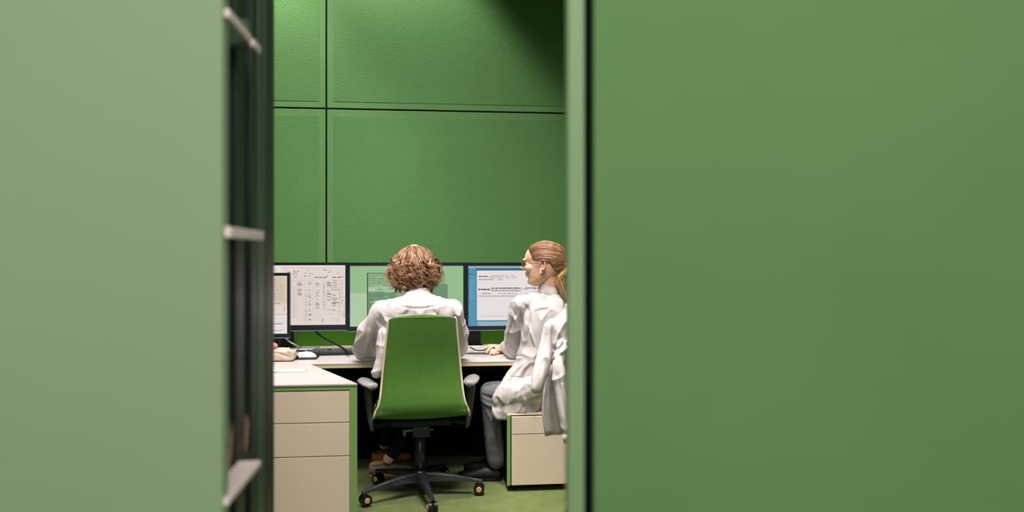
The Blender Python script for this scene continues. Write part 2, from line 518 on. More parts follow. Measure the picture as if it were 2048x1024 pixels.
obj('plinth', box(B(), xl + t, dx1, YC + .03, YC + .2, 0, .055), 'under_black', cab)

# ------------------------------------------------------------------ right pedestal (the person in the coat sits on it)
YP = 4.27
px0 = ax(1014, YP)
ped = thing('pedestal', (px0 + .22, YP + .25, 0), 'low two-drawer beige pedestal with green edge used as a seat', 'pedestal')
pw = .43; pz0, pz1 = .035, .436
obj('casing', box(B(), px0, px0 + pw, YP + .012, YP + .50, pz0, pz1, .002), 'under_black', ped)
obj('side_panel', box(B(), px0, px0 + .020, YP - .002, YP + .50, pz0, pz1, .0015), 'casing_green', ped)
obj('side_panel', box(B(), px0 + pw, px0 + pw + .02, YP - .002, YP + .50, pz0, pz1, .0015), 'casing_green', ped)
zs = at(1060, 868, YP).z
obj('drawer', box(B(), px0 + .026, px0 + pw - .003, YP - .004, YP + .02, zs + .002, pz1 - .006, .0016), 'drawer_beige', ped)
obj('drawer', box(B(), px0 + .026, px0 + pw - .003, YP - .004, YP + .02, pz0 + .003, zs - .002, .0016), 'drawer_beige', ped)
obj('top_pad', box(B(), px0 + .002, px0 + pw + .018, YP + .004, YP + .50, pz1, pz1 + .008, .002), 'drawer_beige', ped)
for x in (px0 + .05, px0 + pw - .05):
    for y in (YP + .06, YP + .44):
        w = obj('caster', B(), 'caster_black', ped)
        bm = B(); cyl(bm, (x - .01, y, .018), (x + .01, y, .018), .018); box(bm, x - .012, x + .012, y - .01, y + .01, .02, .036)
        bm.to_mesh(w.data); bm.free(); w.data.transform(Matrix.Translation(-OFF[ped.name]))

# ------------------------------------------------------------------ monitors
def monitor(px0, px1, py0, py1, y, label, draw, bez=(9, 9, 9, 14), stand_px=None, name='monitor', yaw=0.0, group='large monitors on the desk'):
    a, b = at(px0, py0, y), at(px1, py1, y)
    x0, x1, z1, z0 = a.x, b.x, a.z, b.z
    cx = (x0 + x1) / 2
    s = (x1 - x0) / (px1 - px0)
    root = thing(name, (cx, y + .06, ZT), label, 'monitor', group)
    l, t_, r, bt = [k * s for k in bez]
    bm = B()
    box(bm, x0, x1, y + .012, y + .045, z0, z1, .004)
    obj('housing', bm, 'monitor_black', root)
    for nm, q in (('bezel', (x0, x0 + l, z0, z1)), ('bezel', (x1 - r, x1, z0, z1)), ('bezel', (x0 + l, x1 - r, z1 - t_, z1)), ('bezel', (x0 + l, x1 - r, z0, z0 + bt))):
        obj(nm, box(B(), q[0], q[1], y, y + .014, q[2], q[3], .0012), 'monitor_black', root)
    obj('edge_strip', box(B(), x0, x1, y - .001, y + .03, z0 - .005, z0, .001), 'monitor_edge', root)
    X0, X1, Z0, Z1 = x0 + l, x1 - r, z0 + bt, z1 - t_
    sc = obj('screen', box(B(), X0, X1, y + .006, y + .013, Z0, Z1), draw['bg'], root)
    # flat print of the picture on the screen, in thin layers over the glass
    lay = {}
    def rect(m, u0, u1, v0, v1, depth=1):
        bm = lay.setdefault((m, depth), B())
        yy = y + .006 - .0004 * depth
        xa, xb = X0 + (X1 - X0) * u0, X0 + (X1 - X0) * u1
        za, zb = Z1 - (Z1 - Z0) * v0, Z1 - (Z1 - Z0) * v1
        quad(bm, (xa, yy, zb), (xb, yy, zb), (xb, yy, za), (xa, yy, za))
    draw['fn'](rect)
    for (m, dpt), bm in lay.items():
        o = obj('screen_print', bm, m, sc)
        o['kind'] = 'stuff'
    sxa, sxb = stand_px if stand_px else ((px0 + px1) / 2 - 30, (px0 + px1) / 2 + 30)
    xa, xb = ax(sxa, y + .12), ax(sxb, y + .12)
    obj('stand', box(B(), xa, xb, y + .10, y + .13, ZT + .012, z0 + .16, .004), 'plastic_black', root)
    obj('stand_arm', box(B(), (xa + xb) / 2 - .03, (xa + xb) / 2 + .03, y + .04, y + .11, z0 + .06, z0 + .14, .004), 'plastic_black', root)
    obj('stand_base', box(B(), xa - .02, xb + .02, y + .04, y + .20, ZT, ZT + .012, .004), 'plastic_black', root)
    return root

def txt(rect, m, u0, u1, v, h, wmin, wmax, gap, dens=1.0, depth=2, rnd=random.Random(3)):
    u = u0
    while u < u1:
        w = min(rnd.uniform(wmin, wmax), u1 - u)
        if rnd.random() < dens: rect(m, u, u + w, v, v + h, depth)
        u += w + gap * rnd.uniform(.6, 1.6)

def draw_sheet(rect):
    R = random.Random(11)
    rect('scr_white', .0, .40, .0, .05); rect('scr_white', .42, 1.0, .0, .035)
    rect('scr_ink_pale', .43, .99, .036, .040, 2); rect('scr_white', .385, .42, .0, 1.0, 1)
    # handwriting over the head of the table
    for k in range(46):
        u = R.uniform(.43, .97); v = R.uniform(.07, .19)
        if .70 < u < .78: continue
        rect('scr_ink', u, u + R.uniform(.004, .022), v, v + R.uniform(.003, .012), 2)
    txt(rect, 'scr_ink', .63, .97, .195, .014, .01, .05, .006, .9, 2, R)
    # ruled columns of figures
    for (u, w, v0, v1, d) in ((.435, .012, .25, .97, .8), (.462, .012, .27, .97, .9), (.487, .010, .28, .97, .7), (.53, .012, .22, .90, .6), (.565, .055, .23, .52, .7),
                              (.64, .012, .40, .97, .9), (.665, .03, .26, .95, .45), (.73, .04, .25, .74, .5), (.80, .012, .30, .78, .95), (.83, .05, .28, .76, .4), (.885, .05, .25, .78, .4), (.945, .012, .28, .84, .75), (.965, .012, .25, .86, .6), (.985, .01, .22, .9, .4)):
        v = v0
        while v < v1:
            if R.random() < d:
                rect('scr_ink' if R.random() < .6 else 'scr_ink_pale', u + R.uniform(0, .004), u + w * R.uniform(.5, 1), v, v + .009, 2)
            v += .0185
    for v in [.22 + .037 * k for k in range(20)]:
        rect('scr_ink_pale', .43, R.uniform(.8, .99), v, v + .002, 2)
    for u in (.455, .52, .555, .63, .70, .72, .82, .88, .94):
        rect('scr_ink_pale', u, u + .0015, .2, R.uniform(.8, .97), 2)
    for k in range(40):
        rect('scr_ink_pale', .385 + R.uniform(0, .006), .395, .50 + .011 * k, .505 + .011 * k, 2)
    for (u, v) in ((.865, .63), (.86, .55), (.87, .4)):
        rect('scr_ink', u, u + .07, v, v + .007, 2)
    # little drawn star and a scrawl at the bottom
    for k in range(12):
        a = k / 12 * 2 * math.pi
        rect('scr_ink', .91 + .025 * math.cos(2 * a) - .006, .91 + .025 * math.cos(2 * a) + .006, .915 + .022 * math.sin(3 * a), .921 + .022 * math.sin(3 * a), 2)
    rect('scr_ink', .79, .805, .90, .905, 2); rect('scr_ink', .788, .793, .905, .945, 2); rect('scr_ink', .79, .805, .945, .95, 2)

def draw_green(rect):
    R = random.Random(5)
    rect('scr_green_pale', .0, .15, .45, 1.0, 1)
    rect('scr_green_mid', .155, .84, .13, .9, 1); rect('scr_black', .148, .156, .12, 1.0, 2); rect('scr_black', .148, .40, .115, .123, 2)
    rect('scr_green_pale', .16, .40, .35, .42, 2); rect('scr_green_dark', .16, .40, .43, .9, 2)
    for k in range(40):
        v = R.uniform(.15, .62); u = R.uniform(.16, .34)
        rect(R.choice(['scr_green_dark', 'scr_green_pale', 'scr_green_mid']), u, u + R.uniform(.02, .1), v, v + .012, 3)
    for v in (.2, .225, .25): txt(rect, 'scr_ink_pale', .22, .40, v, .008, .01, .04, .008, .8, 3, R)
    rect('scr_green', .86, 1.0, 0, 1.0, 1); rect('scr_green_dark', .62, .86, .3, .68, 2); rect('scr_green_mid', .70, .84, .2, .29, 3)
    rect('scr_ink_pale', .74, .845, .675, .68, 3); rect('scr_black', .76, .80, .70, .715, 3)

def draw_mail(rect):
    R = random.Random(9)
    rect('scr_blue_pale', 0, 1, 0, .035); rect('scr_blue_dark', .06, 1, .035, .075); rect('scr_blue', 0, .07, .035, .13); rect('scr_blue_dark', 0, .07, .13, .142, 2)
    rect('scr_blue', 0, .07, .145, .24); rect('scr_blue_pale', 0, .06, .245, .25, 2)
    for k in range(14): rect('scr_blue_pale', .008, R.uniform(.03, .055), .27 + .021 * k, .274 + .021 * k, 2)
    rect('scr_blue_pale', .08, 1, .93, 1.0); rect('scr_white', .48, .58, .955, .975, 2); rect('scr_red', .49, .505, .96, .97, 3)
    rect('scr_white', .075, 1.0, .077, .905, 2)
    txt(rect, 'scr_ink', .09, .17, .165, .018, .01, .03, .003, .95, 3, R); txt(rect, 'scr_ink_pale', .20, .40, .155, .012, .01, .04, .006, .9, 3, R)
    txt(rect, 'scr_ink_pale', .18, .42, .18, .014, .01, .04, .005, .95, 3, R); txt(rect, 'scr_ink', .09, .30, .222, .009, .02, .05, .004, .9, 3, R)
    rect('scr_ink_pale', .09, .42, .205, .208, 3)
    txt(rect, 'scr_ink', .085, .19, .38, .024, .012, .035, .004, .95, 3, R)
    txt(rect, 'scr_ink', .20, .99, .362, .016, .01, .05, .004, .92, 3, R); txt(rect, 'scr_ink_pale', .20, .80, .385, .012, .01, .05, .004, .95, 3, R)
    txt(rect, 'scr_ink', .20, .46, .41, .012, .01, .03, .004, .95, 3, R)
    txt(rect, 'scr_ink', .12, .20, .452, .012, .01, .03, .004, .9, 3, R); txt(rect, 'scr_ink_pale', .22, .9, .455, .014, .01, .04, .006, .85, 3, R)
    rect('scr_ink_pale', .085, .45, .485, .489, 3); txt(rect, 'scr_ink', .09, .44, .503, .007, .04, .09, .002, 1, 3, R)
    txt(rect, 'scr_ink_pale', .10, .47, .835, .009, .008, .025, .01, .8, 3, R); rect('scr_ink', .445, .455, .855, .88, 3)

def draw_small(rect):
    R = random.Random(21)
    rect('scr_white', 0, 1, .68, 1.0)
    for k in range(22):
        v = .05 + .018 * k
        txt(rect, 'scr_ink_pale', .04, .92, v, .006, .02, .09, .015, .85, 2, R)
    rect('scr_paper', 0, 1, .50, .66, 1)
    rect('scr_ink', .50, .54, .485, .495, 3); rect('scr_ink', .72, .76, .47, .48, 3); rect('scr_ink', .79, .83, .47, .48, 3)
    for k in range(5): rect('scr_red', .92 + R.uniform(-.01, .01), .95, .53 + .016 * k, .54 + .016 * k, 3)
    for v in (.67, .735, .80, .825): rect('scr_ink_pale', .3, .95, v, v + .004, 3)
    txt(rect, 'scr_ink', .62, .88, .825, .012, .03, .06, .006, .95, 3, R); rect('scr_ink', .5, .53, .955, .97, 3); txt(rect, 'scr_ink', .66, .90, .94, .008, .02, .05, .006, .9, 3, R)

monitor(458, 695.4, 525, 660, 5.0, 'monitor showing a pale sheet of figures, left of the curly-haired person', {'bg': 'scr_paper', 'fn': draw_sheet}, bez=(9, 6, 5, 11), stand_px=(524, 588))
monitor(695.8, 931.4, 525, 660, 5.0, 'monitor with pale green screen behind the curly-haired person', {'bg': 'scr_green', 'fn': draw_green}, bez=(4, 7, 5, 9), stand_px=(795, 860))
monitor(931.8, 1168, 525, 658, 5.0, 'monitor showing a white document on blue beside the ponytailed person', {'bg': 'scr_blue', 'fn': draw_mail}, bez=(5, 7, 5, 8), stand_px=(920, 961))
monitor(480, 579, 546, 675, 4.66, 'small upright monitor with beige document in front of the large sheet monitor', {'bg': 'scr_paper_warm', 'fn': draw_small}, bez=(5, 6, 5, 8), stand_px=(522, 560), group=None)

# ------------------------------------------------------------------ things on the desk
def keyboard(c, w, d, rz, body, keym, label):
    root = thing('keyboard', c, label, 'keyboard')
    root.rotation_euler.z = rz
    bm = B(); box(bm, -w / 2, w / 2, -d / 2, d / 2, .0, .016, .004); obj('body', bm, body, root, local=True)
    bm = B()
    for j in range(5):
        nk = 15
        for i in range(nk):
            x = -w / 2 + .012 + (w - .024) * i / nk; y = -d / 2 + .012 + (d - .024) * j / 5
            if j == 0 and 4 <= i <= 8:
                if i > 4: continue
                box(bm, x, x + (w - .024) * 5 / nk - .003, y, y + (d - .024) / 5 - .003, .014, .023)
                continue
            box(bm, x, x + (w - .024) / nk - .003, y, y + (d - .024) / 5 - .003, .014, .023)
    o = obj('keys', bm, keym, root, local=True); o['kind'] = 'stuff'
    return root
k1 = az(660, 708, ZT)
keyboard((k1.x + .06, k1.y, ZT + .002), .44, .15, math.radians(5), 'plastic_black', 'key_grey', 'black keyboard beside the left sleeve of the curly-haired person')
k2 = az(956, 699, ZT)
keyboard((k2.x - .07, k2.y - .02, ZT), .40, .13, 0, 'mouse_white', 'key_white', 'white keyboard right of the green chair')

def paper(px, py, w, d, rz, m, label, z=0.0, lines=0, name='paper_sheet', group=None):
    c = az(px, py, ZT)
    root = thing(name, (c.x, c.y, ZT + z), label, 'paper', group)
    root.rotation_euler.z = math.radians(rz)
    bm = B()
    n = 7
    R = []
    for j in range(n):
        v = -d / 2 + d * j / (n - 1)
        R.append([Vector((-w / 2 + w * i / (n - 1), v, .0022 + .004 * max(0, noise.noise((i * .5 + px, j * .5, 3))))) for i in range(n)])
    top = [[bm.verts.new(p) for p in r] for r in R]
    bot = [[bm.verts.new((p.x, p.y, p.z - .0018)) for p in r] for r in R]
    for j in range(n - 1):
        for i in range(n - 1):
            bm.faces.new((top[j][i], top[j][i + 1], top[j + 1][i + 1], top[j + 1][i])); bm.faces.new((bot[j][i], bot[j + 1][i], bot[j + 1][i + 1], bot[j][i + 1]))
    for j in range(n - 1):
        bm.faces.new((top[j][0], top[j + 1][0], bot[j + 1][0], bot[j][0])); bm.faces.new((top[j][-1], bot[j][-1], bot[j + 1][-1], top[j + 1][-1]))
        bm.faces.new((top[0][j], bot[0][j], bot[0][j + 1], top[0][j + 1])); bm.faces.new((top[-1][j], top[-1][j + 1], bot[-1][j + 1], bot[-1][j]))
    obj('sheet', bm, m, root, local=True, smooth=False)
    if lines:
        R2 = random.Random(int(px)); bm = B()
        for k in range(lines):
            v = d / 2 - d * (k + 1) / (lines + 1); u = -w * .42
            while u < w * .40:
                l_ = R2.uniform(.01, .05); quad(bm, (u, v, .0075), (u + l_, v, .0075), (u + l_, v + .004, .0075), (u, v + .004, .0075)); u += l_ + R2.uniform(.004, .03)
        o = obj('writing', bm, 'ink', root, local=True); o['kind'] = 'stuff'
    return root
paper(640, 695, .42, .12, 4, 'paper_pink', 'pinkish paper sheet under the cable behind the black keyboard', .0005)
paper(585, 700, .30, .16, -12, 'paper', 'white paper sheet behind the beige pouch at the left', .009)
paper(958, 707, .30, .11, -3, 'paper', 'white paper with writing lines under the ringed hand', .024, 4)
paper(575, 742, .20, .10, 2, 'paper', 'blank white paper sheet on the slanting worktop', .0005)

# white mouse on a black pad
c = az(612, 717, ZT)
mp = thing('mouse_mat', (c.x, c.y, ZT), 'small black mat under the white mouse', 'mat')
obj('pad', box(B(), c.x - .075, c.x + .07, c.y - .06, c.y + .07, ZT, ZT + .006, .002), 'plastic_black', mp)
ms = thing('mouse', (c.x, c.y, ZT + .006), 'white rounded computer mouse left of the black keyboard', 'mouse')
bm = B(); R = []
for k, (xx, w, h) in enumerate(((-.062, .006, .006), (-.055, .022, .018), (-.035, .033, .030), (-.005, .036, .036), (.03, .033, .031), (.052, .022, .020), (.062, .006, .007))):
    R.append([Vector((c.x + xx, c.y + w * math.cos(a), ZT + .008 + h * max(0, math.sin(a)))) for a in [math.pi * i / 10 for i in range(11)]] + [Vector((c.x + xx, c.y - w * .9, ZT + .007)), Vector((c.x + xx, c.y + w * .9, ZT + .007))])
rings(bm, R); obj('shell', bm, 'mouse_white', ms, smooth=True)
bm = B(); tube(bm, [(c.x - .02, c.y - .034, ZT + .018), (c.x - .012, c.y - .02, ZT + .038), (c.x - .008, c.y, ZT + .046), (c.x - .01, c.y + .02, ZT + .040)], .0012, 6, 4); obj('seam', bm, 'plastic_black', ms)
bm = B(); cyl(bm, (c.x - .068, c.y - .03, ZT + .014), (c.x - .040, c.y - .036, ZT + .014), .010, .012); obj('button', bm, 'plastic_black', ms, smooth=True)

# beige pouch and a pink sponge at the far left
c = az(560, 722, ZT)
bm = B(); box(bm, c.x - .14, c.x + .085, c.y - .04, c.y + .07, ZT + .004, ZT + .062, .012)
ell(bm, (c.x - .03, c.y + .01, ZT + .05), (.11, .05, .03))
me = fuse(bm, .005, 10)
folds(me, [([(c.x - .05, c.y - .045, ZT + .06), (c.x + .02, c.y - .05, ZT + .045), (c.x + .075, c.y - .045, ZT + .02)], .008, -.006), ([(c.x + .04, c.y + .05, ZT + .07), (c.x + .05, c.y - .02, ZT + .065), (c.x + .08, c.y - .04, ZT + .05)], .01, .008)], 30, .004)
po = tag(obj('pouch', me, 'pouch_beige', smooth=True), 'crumpled beige cloth pouch at the left end of the desk', 'pouch')
bm = B(); ell(bm, (c.x - .045, c.y - .01, ZT + .092), (.035, .025, .019)); ell(bm, (c.x - .08, c.y - .005, ZT + .092), (.035, .025, .02)); me = fuse(bm, .004, 4)
tag(obj('sponge', me, 'sponge_pink', smooth=True), 'small rounded pink sponge lying on the beige pouch', 'sponge')

def cable(P, r, m, label, n=7):
    bm = B(); tube(bm, P, r, n, 6)
    return tag(obj('cable', bm, m, smooth=True), label, 'cable')
cable([at(632, 664, 5.06), at(648, 676, 5.0), at(668, 686, 4.93), at(684, 695, 4.87), az(699, 705, ZT + .028)], .0065, 'cable_black', 'black cable hanging from the sheet monitor down to the black keyboard')
cable([at(571, 676, 4.74), at(580, 684, 4.74), at(592, 690, 4.78), az(602, 694, ZT + .012), az(640, 693, ZT + .012)], .0045, 'cable_grey', 'pale cable curving out from under the small upright monitor')
cable([az(560, 707, ZT + .012), az(590, 702, ZT + .012), az(615, 704, ZT + .012), az(640, 700, ZT + .012), az(662, 699, ZT + .03)], .004, 'cable_black', 'thin dark cable lying between the pouch and the black keyboard')
cable([az(940, 694, ZT + .026), az(955, 701, ZT + .036), az(970, 699, ZT + .036), az(985, 691, ZT + .02), az(1000, 690, ZT + .012)], .0035, 'cable_black', 'thin dark cable looping over the white keyboard')

# ------------------------------------------------------------------ green office chair
def make_chair(loc, rz, label):
    root = thing('office_chair', (0, 0, 0), label, 'chair', 'green office chairs')
    prof = [(-.240, 1.022, .168), (-.236, 1.01, .178), (-.226, .95, .184), (-.208, .85, .195), (-.198, .76, .205), (-.200, .67, .214), (-.212, .59, .223), (-.214, .53, .236), (-.190, .482, .252), (-.135, .458, .258), (-.04, .455, .252), (.10, .468, .246), (.21, .466, .236), (.25, .446, .222)]
    P = catmull([Vector(p) for p in prof], 4)
    nu = 17
    G = []
    for i, p in enumerate(P):
        a, b = P[max(i - 1, 0)], P[min(i + 1, len(P) - 1)]
        d = Vector((0, b.x - a.x, b.y - a.y)).normalized()
        nrm = Vector((0, -d.z, d.y))      # towards the sitter
        if nrm.y < 0 and nrm.z < 0: nrm = -nrm
        if i < 6: nrm = Vector((0, 1, 0))
        row = []
        for k in range(nu):
            u = -1 + 2 * k / (nu - 1)
            bow = .034 if p.y > .5 else .034 * max(.35, (p.y - .45) / .05 if p.y < .5 else 1)
            q = Vector((u * p.z, p.x, p.y)) + nrm * (bow * u * u)
            if p.y > .98: q.z -= .005 * max(0, abs(u) - .85) / .15
            row.append(q)
        G.append(row)
    bm = B()
    V = [[bm.verts.new(q) for q in row] for row in G]
    for a, b in zip(V, V[1:]):
        for k in range(nu - 1): bm.faces.new((a[k], a[k + 1], b[k + 1], b[k]))
    bmesh.ops.recalc_face_normals(bm, faces=bm.faces)
    nf = sum((f.normal.y for f in bm.faces if f.calc_center_median().z > .7))
    if nf < 0: bmesh.ops.reverse_faces(bm, faces=bm.faces)
    bmesh.ops.solidify(bm, geom=bm.faces[:], thickness=-.028)
    obj('shell', bm, 'chair_fabric', root, smooth=True, local=True)
    for kk in (0, -1):
        bm = B(); tube(bm, [r[kk] + Vector((math.copysign(.003, r[kk].x), 0, 0)) for r in G], .006, 7)
        obj('piping', bm, 'chair_piping', root, smooth=True, local=True)
    bm = B(); box(bm, -.17, .17, -.09, .19, .404, .440, .012); obj('seat_pan', bm, 'chair_pan', root, local=True)
    for s in (-1, 1):
        bm = B()
        pad = [(-.115, .018, -.006), (-.105, .034, 0), (-.06, .043, 0), (.02, .044, .001), (.09, .038, .002), (.118, .024, 0), (.124, .008, -.004)]
        rg = []
        for (v, w, dz) in pad:
            rg.append([Vector((w * math.cos(a) * 1.0, v, .642 + dz + .016 * math.sin(a))) for a in [2 * math.pi * i / 16 for i in range(16)]])
        rings(bm, rg)
        M = Matrix.Translation((s * .292, -.01, 0)) @ Matrix.Rotation(math.radians(-s * 14), 4, 'Z')
        bmesh.ops.transform(bm, matrix=M, verts=bm.verts)
        arm = obj('armrest', bm, 'arm_pad', root, smooth=True, local=True)
        bm = B()
        rg = []
        for (x, y, z, w, d) in ((.290, -.01, .632, .026, .040), (.288, -.01, .60, .024, .034), (.282, -.01, .52, .021, .03), (.274, -.01, .44, .018, .028), (.268, -.01, .385, .013, .024), (.262, -.01, .372, .008, .02)):
            rg.append(oval((s * x, y, z), (1, 0, 0), (0, 1, 0), w, d, 14, 3))
        rings(bm, rg); obj('armrest_post', bm, 'arm_grey', arm, smooth=True, local=True)
        bm = B(); tube(bm, [(s * .272, -.01, .40), (s * .22, -.01, .412), (s * .15, -.01, .42)], [.016, .018, .018], 10); obj('armrest_bracket', bm, 'chair_pan', arm, smooth=True, local=True)
    bm = B(); box(bm, -.045, .05, -.05, .08, .335, .403, .008); box(bm, -.012, .052, -.058, -.046, .338, .392, .003)
    mech = obj('tilt_mechanism', bm, 'dark_steel', root, local=True)
    bm = B(); tube(bm, [(-.045, -.02, .372), (-.085, -.025, .370)], .006, 8); tube(bm, [(-.088, -.026, .378), (-.090, -.026, .345)], .010, 8); obj('lever', bm, 'steel', mech, local=True)
    bm = B(); tube(bm, [(.05, -.02, .372), (.075, -.02, .372)], .009, 8); obj('knob', bm, 'dark_steel', mech, local=True)
    bm = B(); cyl(bm, (0, 0, .13), (0, 0, .345), .030); obj('gas_column', bm, 'dark_steel', root, smooth=True, local=True)
    bm = B(); rings(bm, [oval((0, 0, z), (1, 0, 0), (0, 1, 0), r, r, 24) for z, r in ((.078, .036), (.085, .046), (.115, .044), (.140, .036), (.143, .030))]); obj('hub', bm, 'dark_steel', root, smooth=True, local=True)
    for k in range(5):
        th = math.radians(-155 + 72 * k)
        M = Matrix.Rotation(th, 4, 'Z')
        bm = B()
        rg = []
        for (r, zc, w, h) in ((.03, .108, .028, .026), (.10, .108, .024, .022), (.20, .100, .018, .016), (.30, .086, .013, .011), (.352, .078, .011, .009)):
            rg.append([M @ Vector((r, a, zc + b)) for a, b in ((-w, -h), (w, -h), (w * .9, h * .6), (w * .45, h), (-w * .45, h), (-w * .9, h * .6))])
        rings(bm, rg); leg = obj('base_leg', bm, 'leg_metal', root, local=True)
        cs = B(); rings(cs, [[M @ Vector((.334 + .030 * math.cos(a) * q, d, .036 + .030 * math.sin(a) * q)) for a in [2 * math.pi * i / 18 for i in range(18)]] for d, q in ((-.026, .7), (-.024, 1), (-.006, 1), (-.005, .8))])
        rings(cs, [[M @ Vector((.334 + .030 * math.cos(a) * q, d, .036 + .030 * math.sin(a) * q)) for a in [2 * math.pi * i / 18 for i in range(18)]] for d, q in ((.005, .8), (.006, 1), (.024, 1), (.026, .7))])
        box(cs, .328, .352, -.010, .010, .034, .080, .003, M)
        cst = obj('caster', cs, 'caster_black', root, local=True)
        for s in (-1, 1):
            cp = B(); cyl(cp, M @ Vector((.334, s * .025, .036)), M @ Vector((.334, s * .0295, .036)), .017, .013, 14); obj('wheel_cap', cp, 'caster_cap', cst, local=True)
    root.location = loc
    root.rotation_euler.z = rz
    return root
def copy_tree(o, parent=None):
    c = o.copy(); COL.objects.link(c); c.parent = parent
    for ch in list(o.children):
        copy_tree(ch, c)
    return c
cx_ = ax(840, 4.27)
chair = make_chair((cx_, 4.27, 0), math.radians(5), 'green office chair with cream piping seen from behind in the middle')
chair2 = copy_tree(chair)
C2 = Vector((0.985, 3.61, 0))
chair2.location = C2
chair2.rotation_euler.z = math.radians(-133)
chair2['label'] = 'green office chair under the white jacket, mostly hidden by the door jamb'

# ------------------------------------------------------------------ shoes
def shoe(root, heel, fwd, m, sole_m, L=.27, tilt=0.0, opening=True):
    """a low laced shoe: heel position on the ground, forward direction"""
    f = Vector((fwd[0], fwd[1], 0)).normalized(); s = Vector((-f.y, f.x, 0)); h = Vector(heel)
    T = Matrix(((f.x, s.x, 0, h.x), (f.y, s.y, 0, h.y), (0, 0, 1, h.z), (0, 0, 0, 1))) @ Matrix.Rotation(-tilt, 4, 'Y')
    bm = B(); rg = []
    for (x, w, z0, hh) in ((0, .026, .02, .050), (.015, .034, .015, .062), (.06, .036, .015, .066), (.10, .036, .015, .064), (.15, .040, .015, .052), (.20, .043, .015, .040), (.24, .036, .016, .034), (.265, .018, .018, .024)):
        rg.append([T @ Vector((x * L / .27, w * math.cos(a), z0 + hh * max(0, math.sin(a)) ** .8)) for a in [math.pi * i / 10 for i in range(11)]])
    rings(bm, rg); up = obj('shoe', bm, m, root, smooth=True)
    bm = B(); outl = [(0, -.024), (.03, -.036), (.10, -.036), (.18, -.044), (.23, -.040), (.268, -.016), (.268, .016), (.23, .040), (.18, .044), (.10, .036), (.03, .036), (0, .024), (-.006, 0)]
    prism(bm, [(a * L / .27, b) for a, b in outl], 0, .022, T); obj('sole', bm, sole_m, up)
    if opening:
        bm = B(); tube(bm, [T @ Vector(p) for p in ((.02, .022, .072), (.055, .028, .074), (.095, .02, .080), (.10, 0, .083), (.095, -.02, .080), (.055, -.028, .074), (.02, -.022, .072), (.008, 0, .07), (.02, .022, .072))], .005, 6); obj('collar', bm, sole_m, up)
        bm = B()
        for k in range(3): tube(bm, [T @ Vector((.11 + .025 * k, -.02, .072 - .008 * k)), T @ Vector((.115 + .025 * k, 0, .080 - .008 * k)), T @ Vector((.11 + .025 * k, .02, .072 - .008 * k))], .0025, 5)
        o = obj('laces', bm, sole_m, up)
    return up

# ------------------------------------------------------------------ strands
def strands(paths, m, name, parent, n=5):
    """many tapered locks in one mesh; paths = [(points, radius, tone)]"""
    bm = B(); tones = []
    for P, r, tone in paths:
        k = len(P)
        rad = [r * min(1, .55 + 1.6 * i / (k - 1)) * (1 if i < k * .7 else max(.12, 1 - (i - k * .7) / (k * .3) * .9)) for i in range(k)]
        tube(bm, P, rad, n)
        tones += [tone] * (k * n)
    me = bpy.data.meshes.new(name); bm.to_mesh(me); bm.free()
    tone_attr(me, tones[:len(me.vertices)])
    return obj(name, me, m, parent, smooth=True)

# ------------------------------------------------------------------ person with curly hair, in the green chair
PA = thing('person', (cx_, 4.22, 0), 'curly-haired person in a white shirt seen from behind in the green chair', 'person')
X = ax(836, 4.24)
hd = at(828, 532, 4.33)
shL, shR = Vector((X - .190, 4.25, 1.035)), Vector((X + .190, 4.25, 1.035))
elL, elR = at(724, 700, 4.47), at(914, 700, 4.47)
wrL, wrR = Vector((X - .17, 4.70, ZT + .05)), Vector((X + .13, 4.70, ZT + .05))
bm = B()
ell(bm, hd + Vector((0, .01, .015)), (.078, .097, .110)); ell(bm, hd + Vector((0, .055, -.045)), (.056, .055, .075))
ell(bm, hd + Vector((0, .112, -.015)), (.012, .018, .02)); ell(bm, hd + Vector((.079, .0, -.01)), (.01, .018, .03)); ell(bm, hd + Vector((-.079, .0, -.01)), (.01, .018, .03))
cap(bm, hd + Vector((0, -.01, -.05)), .055, Vector((X, 4.25, 1.09)), .058)
rings(bm, [oval((X, y, z), (1, 0, 0), (0, 1, 0), a, b, 20) for z, a, b, y in ((.50, .13, .08, 4.28), (.70, .125, .08, 4.27), (.90, .14, .085, 4.25), (1.03, .14, .08, 4.24), (1.09, .06, .05, 4.25))])
for s, sh, el, wr in ((-1, shL, elL, wrL), (1, shR, elR, wrR)):
    chain(bm, [(Vector((X + s * .1, 4.25, 1.04)), .04), (sh, .042), (el, .036), (wr, .026)], 12)
    palm = wr + Vector((-s * .02, .05, -.012)); cap(bm, wr, .024, palm, .026)
    for j in range(4):
        b0 = palm + Vector((-s * .025 + s * .017 * j, .03, 0)); b1 = b0 + Vector((0, .032, .004)); b2 = b1 + Vector((0, .026, -.012))
        chain(bm, [(b0, .0095), (b1, .0085), (b2, .007)], 8)
    t0 = palm + Vector((-s * .03, -.01, -.004)); chain(bm, [(t0, .011), (t0 + Vector((-s * .022, .03, -.004)), .008)], 8)
hipL, hipR = Vector((X - .09, 4.29, .56)), Vector((X + .09, 4.29, .56))
knL, knR = Vector((X - .17, 4.66, .53)), Vector((X + .10, 4.68, .53))
anL, anR = Vector((ax(768, 4.92), 4.92, .13)), Vector((ax(777, 4.64), 4.64, .11))
for hp, kn, an in ((hipL, knL, anL), (hipR, knR, anR)):
    chain(bm, [(hp, .075), (kn, .052), (an, .034)], 12)
obj('body', fuse(bm, .0055, 4), 'skin', PA, smooth=True)

